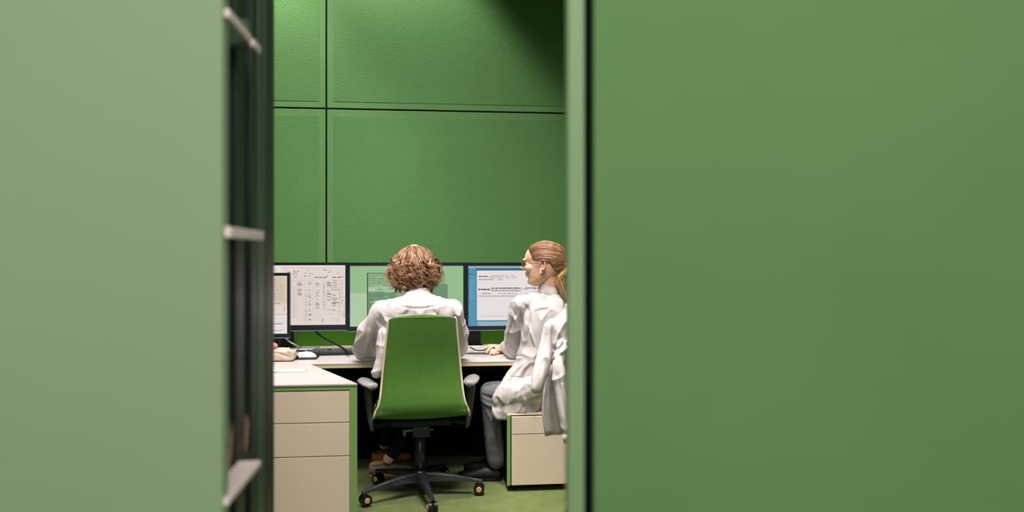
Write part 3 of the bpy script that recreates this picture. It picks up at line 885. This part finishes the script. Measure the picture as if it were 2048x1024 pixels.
# shirt
bm = B()
rings(bm, [oval((X + dx, y, z), (1, 0, 0), (0, 1, 0), a, b, 32, 2.4) for z, a, b, y, dx in
    ((.52, .180, .110, 4.27, 0), (.60, .182, .110, 4.27, 0), (.75, .185, .112, 4.265, 0), (.88, .193, .118, 4.26, 0), (.97, .200, .122, 4.25, 0), (1.03, .195, .116, 4.25, 0), (1.075, .165, .105, 4.24, 0), (1.105, .115, .090, 4.245, 0), (1.13, .078, .074, 4.25, 0), (1.148, .064, .066, 4.255, 0))])
for s, sh in ((-1, shL), (1, shR)):
    cap(bm, Vector((X + s * .06, 4.245, 1.085)), .055, sh + Vector((-s * .005, 0, 0)), .064)
def mid(a, b, t): return a + (b - a) * t
chain(bm, [(shL, .066), (mid(shL, elL, .5) + Vector((-.012, -.02, .0)), .066), (elL + Vector((0, 0, .008)), .061), (mid(elL, wrL, .45) + Vector((0, 0, .0)), .052), (wrL, .036)])
chain(bm, [(shR, .064), (mid(shR, elR, .5) + Vector((.014, -.02, .0)), .062), (elR + Vector((.004, 0, .008)), .055), (mid(elR, wrR, .45), .050), (wrR, .036)])
# loose cloth between the left sleeve and the chair
chain(bm, [(Vector((X - .17, 4.20, .92)), .05), (Vector((X - .195, 4.20, .78)), .035), (Vector((X - .225, 4.19, .70)), .030)])
me = fuse(bm, .006, 7)
bk = 4.10
F = [([at(782, 603, bk), at(800, 612, bk), at(836, 617, bk), at(872, 612, bk), at(900, 606, bk)], .006, -.004),
     ([at(760, 622, 4.2), at(772, 640, bk), at(790, 655, bk)], .012, .006), ([at(756, 640, 4.2), at(772, 662, 4.2), at(768, 690, 4.2)], .010, -.010),
     ([at(764, 612, 4.2), at(760, 650, 4.2), at(764, 700, 4.25)], .007, -.006),
     ([at(740, 660, 4.35), at(735, 690, 4.4), at(728, 712, 4.42)], .012, .009), ([at(752, 650, 4.3), at(748, 685, 4.35), at(742, 710, 4.4)], .010, -.009),
     ([at(728, 668, 4.35), at(715, 684, 4.4), at(708, 700, 4.42)], .010, .008), ([at(735, 672, 4.35), at(722, 692, 4.4), at(716, 708, 4.42)], .008, -.008),
     ([at(704, 708, 4.42), at(718, 716, 4.42), at(740, 714, 4.42)], .007, -.007), ([at(706, 700, 4.4), at(722, 706, 4.4), at(738, 700, 4.4)], .007, .006),
     ([at(905, 618, 4.2), at(912, 650, 4.2), at(920, 690, 4.35)], .009, -.008), ([at(916, 630, 4.2), at(924, 660, 4.3), at(928, 695, 4.4)], .009, .007), ([at(922, 655, 4.3), at(912, 672, 4.3), at(918, 690, 4.4)], .008, -.007),
     ([at(806, 590, 4.15), at(790, 597, 4.12), at(776, 600, 4.15)], .006, -.004), ([at(862, 592, 4.15), at(885, 596, 4.12), at(902, 604, 4.15)], .006, -.004), ([at(795, 596, 4.12), at(785, 606, 4.12), at(772, 610, 4.15)], .006, .005),
     ([at(815, 622, bk), at(808, 635, bk)], .014, -.006), ([at(866, 622, bk), at(880, 636, bk)], .014, -.006), ([at(836, 620, bk), at(838, 640, bk)], .02, .004)]
folds(me, F, 11, .010, (1, 1, .6), .007)
obj('shirt', me, 'shirt_white', PA, smooth=True)
bm = B()
rg = []
for z, r, t_ in ((1.128, .070, 0), (1.150, .068, 0), (1.172, .062, 0), (1.174, .056, 0), (1.150, .058, 0), (1.130, .060, 0)):
    rg.append(oval((X, 4.258 + (z - 1.13) * .3, z), (1, 0, 0), (0, 1, 0), r, r, 28))
rings(bm, rg, caps=False); bmesh.ops.recalc_face_normals(bm, faces=bm.faces)
obj('collar', bm, 'shirt_white', PA, smooth=True)
bm = B()
for hp, kn, an in ((hipL, knL, anL), (hipR, knR, anR)):
    chain(bm, [(hp, .092), (mid(hp, kn, .5), .085), (kn, .072), (mid(kn, an, .5), .058), (mid(kn, an, .92), .043)], 14)
cap(bm, hipL, .10, hipR, .10)
obj('trousers', fuse(bm, .008, 4), 'trouser_navy', PA, smooth=True)
shoe(PA, az(744, 929, 0.002), (1, .35), 'shoe_tan', 'shoe_sole')
shoe(PA, az(738, 951, 0.002), (1, .10), 'shoe_grey', 'shoe_tan')

# curly hair: a dense cap and several hundred locks that fall from the crown
def hair_dir(th, ph):   # th from the crown, ph around (0 = back of the head)
    return Vector((math.sin(th) * math.sin(ph), -math.sin(th) * math.cos(ph), math.cos(th)))
bm = B(); ell(bm, hd + Vector((.0, .0, .012)), (.108, .110, .102)); cap(bm, hd + Vector((0, .01, -.01)), .108, hd + Vector((0, .015, -.045)), .088)
me = fuse(bm, .006, 4); tone_attr(me, [.05] * len(me.vertices)); obj('hair_base', me, 'hair_curly', PA, smooth=True)  # near-black tone paints the shadows between the curls
RH = random.Random(4)
paths = []
def lock(ph, s0, s1, lift, curl, turns, r, tone, n=22, k=4):
    """a clump of strands from the crown (s = 0) over the widest part (s = 1), hanging to the nape (s = 2)"""
    phase = RH.uniform(0, 6.28); sgn = RH.choice((-1, 1)); sway = RH.uniform(-.14, .14)
    for c in range(k):
        o1, o2, o3 = RH.gauss(0, .35), RH.gauss(0, 1), RH.gauss(0, 1)
        P = []
        for i in range(n):
            t = i / (n - 1)
            q = s0 + (s1 - s0) * t
            p_ = ph + sway * t * t
            side = Vector((math.cos(p_), math.sin(p_), 0)); out = Vector((math.sin(p_), -math.cos(p_), 0))
            if q < 1:
                a = q * 1.57
                rr, z = math.sin(a), math.cos(a) * .104 + .012
            else:
                rr = 1 + .05 * math.sin((q - 1) * 3.4) - .30 * max(0, q - 1.4)
                z = .012 - (q - 1) * .152
            base = hd + Vector((out.x * .110 * rr, out.y * .112 * rr, z - .004))
            nrm = (out * min(1, rr) + Vector((0, 0, max(0, 1 - rr)))).normalized()
            am = curl * max(0, min(1, (q - .40) / .7))
            a = phase + turns * 2 * math.pi * t * sgn + o1
            P.append(base + nrm * (lift * min(1, q) + am * math.cos(a) * .9 + o2 * r) + side * (am * math.sin(a) + o3 * r * 1.3) + Vector((0, 0, am * .5 * math.cos(a + 1))))
        paths.append((P, r * RH.uniform(.7, 1.1), min(1, max(0, tone + RH.gauss(0, .10)))))
for k in range(330):
    layer = RH.random(); ph = RH.uniform(-2.2, 2.2)
    lock(ph, RH.uniform(.02, .35), RH.uniform(1.2, 2.18 - .22 * abs(ph)), .001 + .010 * layer, RH.uniform(.008, .016), RH.uniform(1.0, 1.9), RH.uniform(.0022, .0032), min(1, max(0, RH.gauss(.46, .27))))
for k in range(210):   # ringlets in the lower half
    ph = RH.uniform(-2.1, 2.1); q = RH.uniform(.65, 1.50 - .1 * abs(ph))
    lock(ph, q, q + RH.uniform(.5, .75), RH.uniform(.004, .020), RH.uniform(.010, .019), RH.uniform(.8, 1.5), RH.uniform(.0024, .0036), min(1, max(0, RH.gauss(.48, .30))), 20, 5)
for k in range(150):    # stray ends
    q = RH.uniform(.9, 1.6)
    lock(RH.uniform(-1.9, 1.9), q, q + .4, RH.uniform(.014, .034), .026, 1.3, .0013, RH.uniform(.4, .9), 12, 1)
strands(paths, 'hair_curly', 'hair', PA, 5)

# ------------------------------------------------------------------ person in the white coat with a ponytail
PB = thing('person', (ax(1070, 4.40), 4.40, 0), 'ponytailed person in glasses and white coat with grey trousers, in profile', 'person')
# head in its own frame: x forward, y to the person's left (towards the camera), z up from the chin
turn = math.radians(17)
fw = -R_ * math.cos(turn) + F_ * math.sin(turn)
lf = Vector((0, 0, 1)).cross(fw)
HS = 1.155
HC = at(1088, 571, 4.36)     # below the ears at chin height
MH = Matrix.Translation(HC) @ Matrix(((fw.x, lf.x, 0, 0), (fw.y, lf.y, 0, 0), (0, 0, 1, 0), (0, 0, 0, 1))) @ Matrix.Diagonal((HS * 1.10, HS, HS, 1))
def H(x, y, z): return MH @ Vector((x, y, z))
prof = [ # z, front, back, half width
    (-.004, .052, .030, .018), (.004, .066, .015, .030), (.014, .074, .000, .040), (.024, .076, -.020, .046), (.034, .074, -.045, .052), (.042, .078, -.058, .055), (.052, .082, -.070, .058), (.062, .085, -.080, .060),
    (.072, .085, -.087, .063), (.085, .084, -.094, .066), (.100, .082, -.099, .069), (.112, .082, -.102, .071), (.124, .088, -.103, .073), (.140, .091, -.103, .075), (.158, .088, -.101, .075), (.176, .080, -.095, .072), (.192, .066, -.083, .064), (.206, .046, -.064, .050), (.217, .020, -.036, .030), (.222, .002, -.016, .010)]
bm = B(); rg = []
for z, f, b, w in prof:
    c_, hx = (f + b) / 2, (f - b) / 2
    row = []
    for k in range(40):
        t = 2 * math.pi * k / 40
        x, y = math.cos(t), math.sin(t)
        pw_ = 2.25
        x = math.copysign(abs(x) ** (2 / pw_), x); y = math.copysign(abs(y) ** (2 / pw_), y)
        row.append(H(c_ + hx * x, w * y * (1 - .18 * max(0, x) ** 2), z))
    rg.append(row)
rings(bm, rg)
def hcap(p, r, q, s): cap(bm, H(*p), r * HS, H(*q), s * HS, 12)
def hell(p, r): ell(bm, H(*p), tuple(k * HS for k in r), MH.to_3x3().normalized(), 16)
hcap((.080, 0, .120), .008, (.092, 0, .102), .009); hcap((.092, 0, .102), .009, (.101, 0, .0905), .0095); hell((.103, 0, .0895), (.0105, .0095, .009)); hell((.090, .011, .086), (.010, .007, .007)); hell((.090, -.011, .086), (.010, .007, .007))
hell((.083, 0, .0625), (.0085, .021, .0055)); hell((.080, 0, .050), (.0085, .019, .006)); hell((.067, 0, .018), (.014, .020, .014))
hell((.086, .03, .130), (.009, .022, .007)); hell((.086, -.03, .130), (.009, .022, .007)); hell((.062, .042, .090), (.022, .018, .018)); hell((.062, -.042, .090), (.022, .018, .018))
for s in (-1, 1):   # ears: rim, lobe and a shallow bowl
    for k in range(9):
        a0, a1 = [math.radians(-70 + 230 * (k + j) / 9) for j in (0, 1)]
        hcap((-.012 - .013 * math.cos(a0) * 1.0, s * (.079 + .003 * math.sin(a0)), .103 + .023 * math.sin(a0)), .0046, (-.012 - .013 * math.cos(a1), s * (.079 + .003 * math.sin(a1)), .103 + .023 * math.sin(a1)), .0046)
    hell((-.008, s * .074, .103), (.012, .005, .020)); hell((-.004, s * .076, .082), (.007, .005, .008))
cap(bm, H(-.030, 0, .060), .054, at(1099, 588, 4.37), .053)
# shoulders, arm and hand, legs
TB = 4.37
sl, sr = at(1041, 612, 4.37), at(1150, 616, 4.42)
el = at(1031, 697, 4.50); wr_ = at(1006, 695, 4.84)
rings(bm, [oval(at(px, py, TB), R_, F_, a, b, 20) for px, py, a, b in ((1050, 800, .10, .08), (1070, 740, .11, .08), (1090, 660, .12, .08), (1096, 606, .11, .07), (1098, 586, .06, .05))])
chain(bm, [(at(1085, 608, TB), .04), (sl, .04), (el, .035), (wr_, .024)], 12)
er = at(1150, 720, 4.5); chain(bm, [(at(1115, 608, TB), .04), (sr, .04), (er, .036), (at(1110, 700, 4.62), .026), (at(1095, 705, 4.66), .026)], 12)
# the left hand, resting on the paper, fingers hanging over to the left
kn = [at(979, 693, 4.84), at(984.5, 693, 4.80), at(990, 694.5, 4.77), at(995, 697, 4.75)]
for k_, r in zip(kn, (.016, .0165, .016, .015)): cap(bm, wr_ + (k_ - wr_) * .15, .017, k_, r, 10)
mids = [at(973, 695, 4.80), at(978, 698, 4.74), at(984, 701, 4.71), at(990, 703, 4.70)]
tips = [at(967.5, 700.5, 4.78), at(973, 704.5, 4.70), at(981, 707.5, 4.66), at(988, 708, 4.66)]
for a, b_, c_, r in zip(kn, mids, tips, (.0105, .011, .0105, .0095)): chain(bm, [(a, r + .001), (b_, r), (c_, r * .8)], 10)
chain(bm, [(at(1001, 698, 4.80), .014), (at(999, 703, 4.74), .0115), (at(994, 706, 4.70), .0095)], 10)
hp1, kn1, an1 = at(1060, 792, 4.42), at(979, 783, 4.46), at(993, 925, 4.50)
hp2, kn2, an2 = at(1085, 792, 4.55), at(1000, 790, 4.66), at(1003, 925, 4.66)
for a, b_, c_ in ((hp1, kn1, an1), (hp2, kn2, an2)): chain(bm, [(a, .07), (b_, .045), (c_, .032)], 12)
me = fuse(bm, .0036, 3)
body = obj('body', me, 'skin', PB, smooth=True)
# head surface for laying hair
hb = bmesh.new(); hb.from_mesh(me); hb.transform(Matrix.Translation(OFF[PB.name])); tree = BVHTree.FromBMesh(hb); hb.free()
hcen = H(-.012, 0, .120)
def on_head(d, off):
    d = (MH.to_3x3() @ Vector(d)).normalized()
    h = tree.ray_cast(hcen + d * .4, -d)
    p = h[0] if h[0] is not None else hcen + d * .1
    return p + d * off
# face details
bm = B(); ell(bm, H(.0835, 0, .0612), (.0085, .021, .0042), MH.to_3x3().normalized(), 14); o = obj('upper_lip', bm, 'lip', PB, smooth=True)
bm = B(); ell(bm, H(.0815, 0, .0505), (.0085, .018, .0046), MH.to_3x3().normalized(), 14); obj('lower_lip', bm, 'lip', PB, smooth=True)
for s in (-1, 1):
    bm = B(); ell(bm, H(.073, s * .032, .1125), (.012, .013, .009), MH.to_3x3().normalized(), 14); e = obj('eye', bm, 'eye_white', PB, smooth=True)
    bm = B(); ell(bm, H(.0835, s * .032, .1125), (.0035, .0055, .0055), MH.to_3x3().normalized(), 12); obj('iris', bm, 'iris', e, smooth=True)
    bm = B(); tube(bm, [H(.083, s * .018, .1165), H(.087, s * .03, .1185), H(.080, s * .043, .1165), H(.072, s * .049, .1145)], [.0012, .002, .0018, .0008], 6, 3); obj('lashes', bm, 'brow', e)
    bm = B(); tube(bm, [H(.094, s * .014, .1275), H(.094, s * .028, .1315), H(.083, s * .045, .1305), H(.074, s * .053, .127)], [.002, .003, .0026, .001], 6, 3); obj('eyebrow', bm, 'brow', PB)
    bm = B(); ell(bm, H(-.004, s * .083, .0735), (.0045,) * 3, None, 12)
    er_ = obj('earring', bm, 'pearl', PB, smooth=True)
    bm = B(); ell(bm, H(-.004, s * .084, .066), (.0058, .0058, .0068), None, 12); tube(bm, [H(-.004, s * .083, .080), H(-.004, s * .084, .070)], .0015, 6); obj('drop', bm, 'pearl', er_, smooth=True)
# glasses
gl = obj('glasses', B(), 'rim_metal', PB)
bm = B()
for s in (-1, 1):
    rim = [H(.098 - .012 * (abs(y_) / .02) * .5, s * (.034 + y_), .111 + z_) for y_, z_ in [(.022 * math.cos(a), .0155 * math.sin(a)) for a in [2 * math.pi * k / 20 for k in range(21)]]]
    tube(bm, rim, .0013, 6)
    tube(bm, [H(.090, s * .056, .117), H(.082, s * .070, .1185), H(.030, s * .0805, .1195), H(-.012, s * .083, .1185), H(-.026, s * .082, .108)], .0015, 6, 4)
tube(bm, [H(.1, -.012, .114), H(.104, 0, .116), H(.1, .012, .114)], .0013, 6)
bm.to_mesh(gl.data); bm.free(); gl.data.transform(Matrix.Translation(-OFF[PB.name]))
for s in (-1, 1):
    bm = B(); rings(bm, [[H(q - .006 * (abs(c_) / .02), s * (.034 + .021 * c_ / .02), .111 + .0148 * d_ / .02) for c_, d_ in [(.02 * math.cos(a), .02 * math.sin(a)) for a in [2 * math.pi * k / 20 for k in range(20)]]] for q in (.0965, .0975)])
    obj('lens', bm, 'clear_lens', gl)
# ring on the finger
bm = B(); pr = mid(mids[2], kn[2], .35); d_ = (mids[2] - kn[2]).normalized(); u_, v_ = frame_of(d_)
rings(bm, [oval(pr + d_ * q, u_, v_, r, r, 16) for q, r in ((-.008, .0125), (-.008, .014), (.008, .0138), (.008, .0122))]); obj('ring', bm, 'ring_black', PB, smooth=True)

# sleek hair combed back to a ponytail
tie_l = Vector((-.105, .006, .112)); tie_d = (tie_l - Vector((-.012, 0, .120)))
tie = on_head(tie_d, .016)
RB = random.Random(12)
cap_pts = []
hair_paths = []
hl = [ # hairline on one side: direction from the head centre (x forward, y left, z up)
    (.078, .000, .068), (.077, .018, .066), (.072, .034, .058), (.062, .048, .046), (.052, .058, .032), (.050, .064, .018), (.040, .070, .006), (.022, .076, .010), (.002, .078, .016), (-.018, .076, .012), (-.034, .072, -.008), (-.044, .066, -.030), (-.056, .054, -.050), (-.070, .034, -.062), (-.078, .012, -.066)]
def hair_point(a, b, t, off):
    a_, b_ = Vector(a).normalized(), Vector(b).normalized()
    d = a_.lerp(b_, t)
    d = d.normalized() if d.length > 1e-4 else b_
    return on_head(d, off)
for k in range(1700):
    q = RB.uniform(0, len(hl) - 1.001); i = int(q); s = RB.choice((-1, 1))
    a = Vector(hl[i]).lerp(Vector(hl[i + 1]), q - i); a.y *= s
    if RB.random() < .45:     # start further back, over the crown
        a = a.normalized().lerp(tie_d.normalized(), RB.uniform(.05, .6)) + Vector((0, 0, RB.uniform(0, .35)))
    up = Vector((0, 0, .35 * max(0, a.normalized().z))) 
    n = 13; P = []
    off = RB.uniform(.003, .0065)
    wob = Vector((RB.uniform(-.02, .02), RB.uniform(-.03, .03), RB.uniform(-.03, .03)))
    for j in range(n):
        t = j / (n - 1)
        d = a.normalized().lerp(tie_d.normalized(), t) + up * math.sin(math.pi * t) * .6 + wob * math.sin(math.pi * t)
        if d.length < .05: d = tie_d
        P.append(on_head(d, off * min(1, .25 + t * 4) * (1 if t < .9 else 1 + (t - .9) * 10)))
    hair_paths.append((P, RB.uniform(.0011, .0024), min(1, max(0, RB.gauss(.40, .24)))))
strands(hair_paths, 'hair_sleek', 'hair', PB, 5)
bm = B()
rg = []
for f in [k / 12 for k in range(13)]:      # under-layer that closes the gaps between the strands
    row = []
    full = hl + [(x, -y, z) for x, y, z in hl[::-1][0:]]
    for p_ in full:
        d = Vector(p_).normalized().lerp(tie_d.normalized(), f) + Vector((0, 0, .22 * max(0, Vector(p_).normalized().z) * math.sin(math.pi * f)))
        row.append(on_head(d, .0022 + .002 * f))
    rg.append(row)
rings(bm, rg, caps=False)
me = bpy.data.meshes.new('hair_base'); bmesh.ops.recalc_face_normals(bm, faces=bm.faces); bm.to_mesh(me); bm.free(); tone_attr(me, [.18] * len(me.vertices)); obj('hair_base', me, 'hair_sleek', PB, smooth=True)
# tie and ponytail
tdir = MH.to_3x3() @ tie_d; tdir.normalize()
bm = B(); u_, v_ = frame_of(tdir)
for k in range(2): tube(bm, [tie + tdir * (.004 + .006 * k) + (u_ * math.cos(a) + v_ * math.sin(a)) * .017 for a in [2 * math.pi * j / 16 for j in range(17)]], .0045, 6)
obj('hair_tie', bm, 'hair_tie', PB, smooth=True)
pt = []
end = at(1140, 612, 4.26)
for k in range(170):
    o_ = Vector((RB.gauss(0, 1), RB.gauss(0, 1), 0)) * .0125
    wv = RB.uniform(0, 6.28)
    P = []
    mid1 = tie + tdir * .042 + Vector((0, 0, -.012)); mid2 = at(1127, 556, 4.30); mid3 = at(1134, 585, 4.28)
    base = catmull([tie - tdir * .004, mid1, mid2, mid3, end], 5)
    ln = RB.randint(13, len(base))
    for j, p_ in enumerate(base[:ln]):
        t = j / (len(base) - 1); sp = .7 + 1.5 * math.sin(math.pi * min(1, t * 1.1)) ** .8 * (1 - .45 * t)
        P.append(p_ + o_ * sp * 1.0 + Vector((.005 * math.sin(wv + 5 * t), 0, .003 * math.cos(wv + 4 * t))))
    pt.append((P, RB.uniform(.0026, .0045), min(1, max(0, RB.gauss(.5, .25)))))
for k in range(24):   # loose wisps round the tie and the hairline
    a = RB.uniform(0, 6.28); p0 = tie + (u_ * math.cos(a) + v_ * math.sin(a)) * .016
    pt.append(([p0, p0 + tdir * .012 + (u_ * math.cos(a) + v_ * math.sin(a)) * .012, p0 + tdir * .018 + (u_ * math.cos(a) + v_ * math.sin(a)) * .022 + Vector((0, 0, -.008))], .0018, .8))
strands(pt, 'hair_blond', 'ponytail', PB, 5)

# coat
bm = B()
def ring_px(px, py, hw, dep, y, tilt=0): return oval(at(px, py, y), R_, F_, hw, dep, 32, 2.3)
rings(bm, [ring_px(*q) for q in ((1031, 832, .138, .105, 4.40), (1032, 816, .138, .118, 4.395), (1040, 785, .132, .125, 4.40), (1056, 750, .128, .122, 4.40), (1074, 720, .128, .118, 4.39), (1086, 690, .134, .116, 4.38), (1092, 655, .150, .116, 4.37), (1095, 625, .155, .112, 4.37), (1097, 607, .135, .098, 4.37), (1098, 595, .092, .080, 4.37), (1099, 588, .070, .068, 4.37))])
chain(bm, [(at(1080, 601, TB), .050), (sl + Vector((.008, 0, 0)), .060)])
chain(bm, [(at(1115, 601, TB), .050), (sr, .060), (er, .055), (at(1115, 702, 4.6), .045)])
chain(bm, [(sl, .062), (mid(sl, el, .5) + Vector((-.010, -.01, 0)), .062), (el, .066), (el + Vector((.01, .02, -.004)), .064), (mid(el, wr_, .55) + Vector((.01, 0, 0)), .048), (mid(el, wr_, .93), .036)])
# skirt of the coat over the thigh and its rounded tails
chain(bm, [(at(1058, 775, 4.34), .100), (at(1018, 792, 4.36), .080), (at(1006, 800, 4.37), .060)])
me = fuse(bm, .006, 7)
f0 = 4.25
F = [([at(1054, 612, f0), at(1058, 640, f0), at(1056, 670, f0), at(1050, 702, f0)], .008, -.012), ([at(1054, 648, f0), at(1062, 665, f0), at(1070, 690, f0)], .010, .007),
     ([at(1022, 622, 4.3), at(1034, 650, 4.3), at(1028, 690, 4.35)], .010, .007), ([at(1040, 618, 4.3), at(1042, 650, 4.3), at(1036, 700, 4.35)], .009, -.007), ([at(1030, 630, 4.3), at(1020, 660, 4.3), at(1014, 690, 4.4)], .008, -.007),
     ([at(1048, 625, 4.3), at(1050, 660, 4.3), at(1044, 705, 4.35)], .010, .006), ([at(1012, 700, 4.4), at(1026, 712, 4.4), at(1046, 712, 4.4)], .008, -.005),
     ([at(1046, 606, f0), at(1052, 616, f0), at(1051, 630, f0)], .005, -.006), ([at(1065, 622, f0), at(1080, 615, f0), at(1100, 614, f0)], .012, .005),
     ([at(1048, 725, f0), at(1030, 742, f0), at(1012, 772, f0), at(1004, 800, f0)], .012, .008), ([at(1060, 730, f0), at(1046, 752, f0), at(1034, 790, f0)], .012, -.008), ([at(1066, 738, f0), at(1060, 765, f0), at(1066, 800, f0)], .010, .008), ([at(1024, 760, f0), at(1016, 790, f0), at(1012, 822, f0)], .009, -.006),
     ([at(1018, 754, f0), at(1040, 755, f0), at(1062, 752, f0)], .004, -.005), ([at(1078, 700, f0), at(1072, 740, f0), at(1076, 780, f0)], .012, -.008), ([at(1045, 790, f0), at(1052, 808, f0), at(1048, 826, f0)], .010, .006)]
folds(me, F, 11, .010, (1, 1, .55), .007)
coat = obj('coat', me, 'coat_white', PB, smooth=True)
bm = B()     # upright collar
ax0, ax1 = at(1099, 584, 4.37), at(1097, 557, 4.375)
axd = (ax1 - ax0).normalized(); cu = R_; cv = axd.cross(cu).normalized()
rings(bm, [oval(ax0 + (ax1 - ax0) * q, cu, cv, r, r * 1.04, 30) for q, r in ((-.25, .067), (.12, .067), (.16, .0625), (.6, .0625), (1.0, .061), (1.02, .056), (.5, .056), (.0, .058))], caps=False); bmesh.ops.recalc_face_normals(bm, faces=bm.faces)
obj('collar', bm, 'coat_white', PB, smooth=True)
bm = B()
box(bm, at(1017, 752, 4.26).x, at(1060, 752, 4.26).x, 4.266, 4.274, at(1040, 756, 4.27).z, at(1040, 752, 4.27).z)
bm.free()
# trousers
bm = B()
chain(bm, [(hp1, .085), (mid(hp1, kn1, .55), .078), (kn1, .058), (kn1 + Vector((0, 0, -.04)), .058), (mid(kn1, an1, .5), .057), (mid(kn1, an1, .86), .057), (mid(kn1, an1, .955), .058)], 16)
chain(bm, [(hp2, .080), (kn2, .060), (mid(kn2, an2, .5), .054), (mid(kn2, an2, .95), .05)], 16)
cap(bm, hp1, .085, hp2, .085)
me = fuse(bm, .006, 5)
folds(me, [([at(966, 790, 4.4), at(985, 796, 4.4), at(1000, 790, 4.4)], .008, -.007), ([at(964, 802, 4.4), at(980, 812, 4.4), at(1002, 812, 4.4)], .008, .006), ([at(972, 820, 4.4), at(985, 850, 4.4), at(984, 900, 4.4)], .009, .005), ([at(1000, 830, 4.4), at(996, 870, 4.4), at(1002, 910, 4.4)], .009, -.006), ([at(968, 772, 4.4), at(982, 768, 4.4), at(994, 758, 4.4)], .007, -.006)], 14, .004)
obj('trousers', me, 'trouser_grey', PB, smooth=True)
ft = Vector((an1.x + .03, an1.y + .0, .002)); shoe(PB, ft, (-1, .15), 'shoe_black', 'shoe_black', opening=False)
ft = Vector((an2.x + .03, an2.y, .002)); shoe(PB, ft, (-1, .25), 'shoe_black', 'shoe_black', opening=False)

# ------------------------------------------------------------------ white jacket hung over the back of the second chair
jk = thing('jacket', (ax(1150, 3.74), 3.74, .42), 'empty white jacket hung over a chair back beside the door jamb', 'jacket')
rot = Matrix.Rotation(math.radians(-133), 3, 'Z')
bc = C2 + rot @ Vector((0, -.205, 0))            # middle of the backrest
al = rot @ Vector((1, 0, 0)); bkd = rot @ Vector((0, -1, 0))
bm = B()
jy = 3.74
rings(bm, [oval(bc + bkd * d_ + Vector((0, 0, z)), al, bkd, a, b, 32, 2.6) for z, a, b, d_ in ((.50, .19, .055, .02), (.65, .20, .060, .02), (.80, .205, .062, .022), (.93, .205, .066, .02), (1.00, .20, .064, .015), (1.045, .18, .058, .01), (1.07, .13, .05, .01))])
# body draped round the backrest, with the near shoulder towards the person in the coat
rings(bm, [oval(at(px, py, jy), R_, F_, hw, dp, 32, 2.5) for px, py, hw, dp in ((1148, 832, .060, .045), (1146, 790, .070, .050), (1142, 740, .085, .055), (1140, 690, .100, .060), (1139, 660, .105, .060), (1140, 645, .100, .055), (1144, 632, .080, .048), (1148, 620, .055, .040), (1150, 608, .045, .035))])
chain(bm, [(at(1146, 628, jy), .036), (at(1120, 642, jy), .030), (at(1101, 654, jy), .028)])
chain(bm, [(at(1103, 655, jy), .033), (at(1096, 690, jy), .040), (at(1086, 728, jy - .02), .038), (at(1078, 755, jy - .04), .032), (at(1074, 776, jy - .05), .027)])
chain(bm, [(at(1124, 690, jy - .06), .030), (at(1116, 730, jy - .10), .028), (at(1122, 780, jy - .12), .032), (at(1131, 830, jy - .14), .030), (at(1136, 862, jy - .15), .026), (at(1138, 880, jy - .15), .022)])
me = fuse(bm, .006, 6)
jf = jy - .1
folds(me, [([at(1100, 645, jf), at(1104, 660, jf), at(1106, 690, jf), at(1108, 720, jf)], .007, -.012), ([at(1136, 640, jf), at(1124, 655, jf), at(1110, 690, jf)], .009, .009), ([at(1140, 660, jf), at(1124, 690, jf), at(1110, 700, jf)], .008, -.009), ([at(1140, 682, jf), at(1128, 700, jf), at(1118, 708, jf)], .008, .009), ([at(1122, 730, jf), at(1126, 780, jf), at(1134, 830, jf)], .009, .006), ([at(1092, 670, jf), at(1086, 710, jf), at(1078, 760, jf)], .009, -.006), ([at(1116, 750, jf), at(1124, 800, jf), at(1134, 850, jf)], .008, -.007)], 10, .008, (1, 1, .6), .007)
obj('jacket_body', me, 'coat_white', jk, smooth=True)
bm = B()   # tail with the paler lining, hanging lower
P0 = [at(1096, 730, jy + .06), at(1086, 790, jy + .06), at(1084, 830, jy + .06), at(1090, 872, jy + .06)]
P1 = [at(1146, 730, jy + .04), at(1148, 790, jy + .04), at(1150, 830, jy + .04), at(1152, 866, jy + .04)]
rg = []
for a, b_ in zip(catmull(P0, 4), catmull(P1, 4)):
    fr_ = [a.lerp(b_, k / 12) + F_ * (.008 * math.sin(k * 1.3 + a.z * 9)) for k in range(13)]
    rg.append(fr_ + [p_ + F_ * .012 for p_ in fr_[::-1]])
rings(bm, rg); obj('jacket_tail', bm, 'coat_white', jk, smooth=True)
bm = B(); rings(bm, [oval(at(px, py, jy - .15), R_, F_, r, r, 20) for px, py, r in ((1137, 866, .026), (1137, 866, .030), (1139, 886, .029), (1139, 886, .022))]); obj('cuff', bm, 'coat_white', jk, smooth=True)
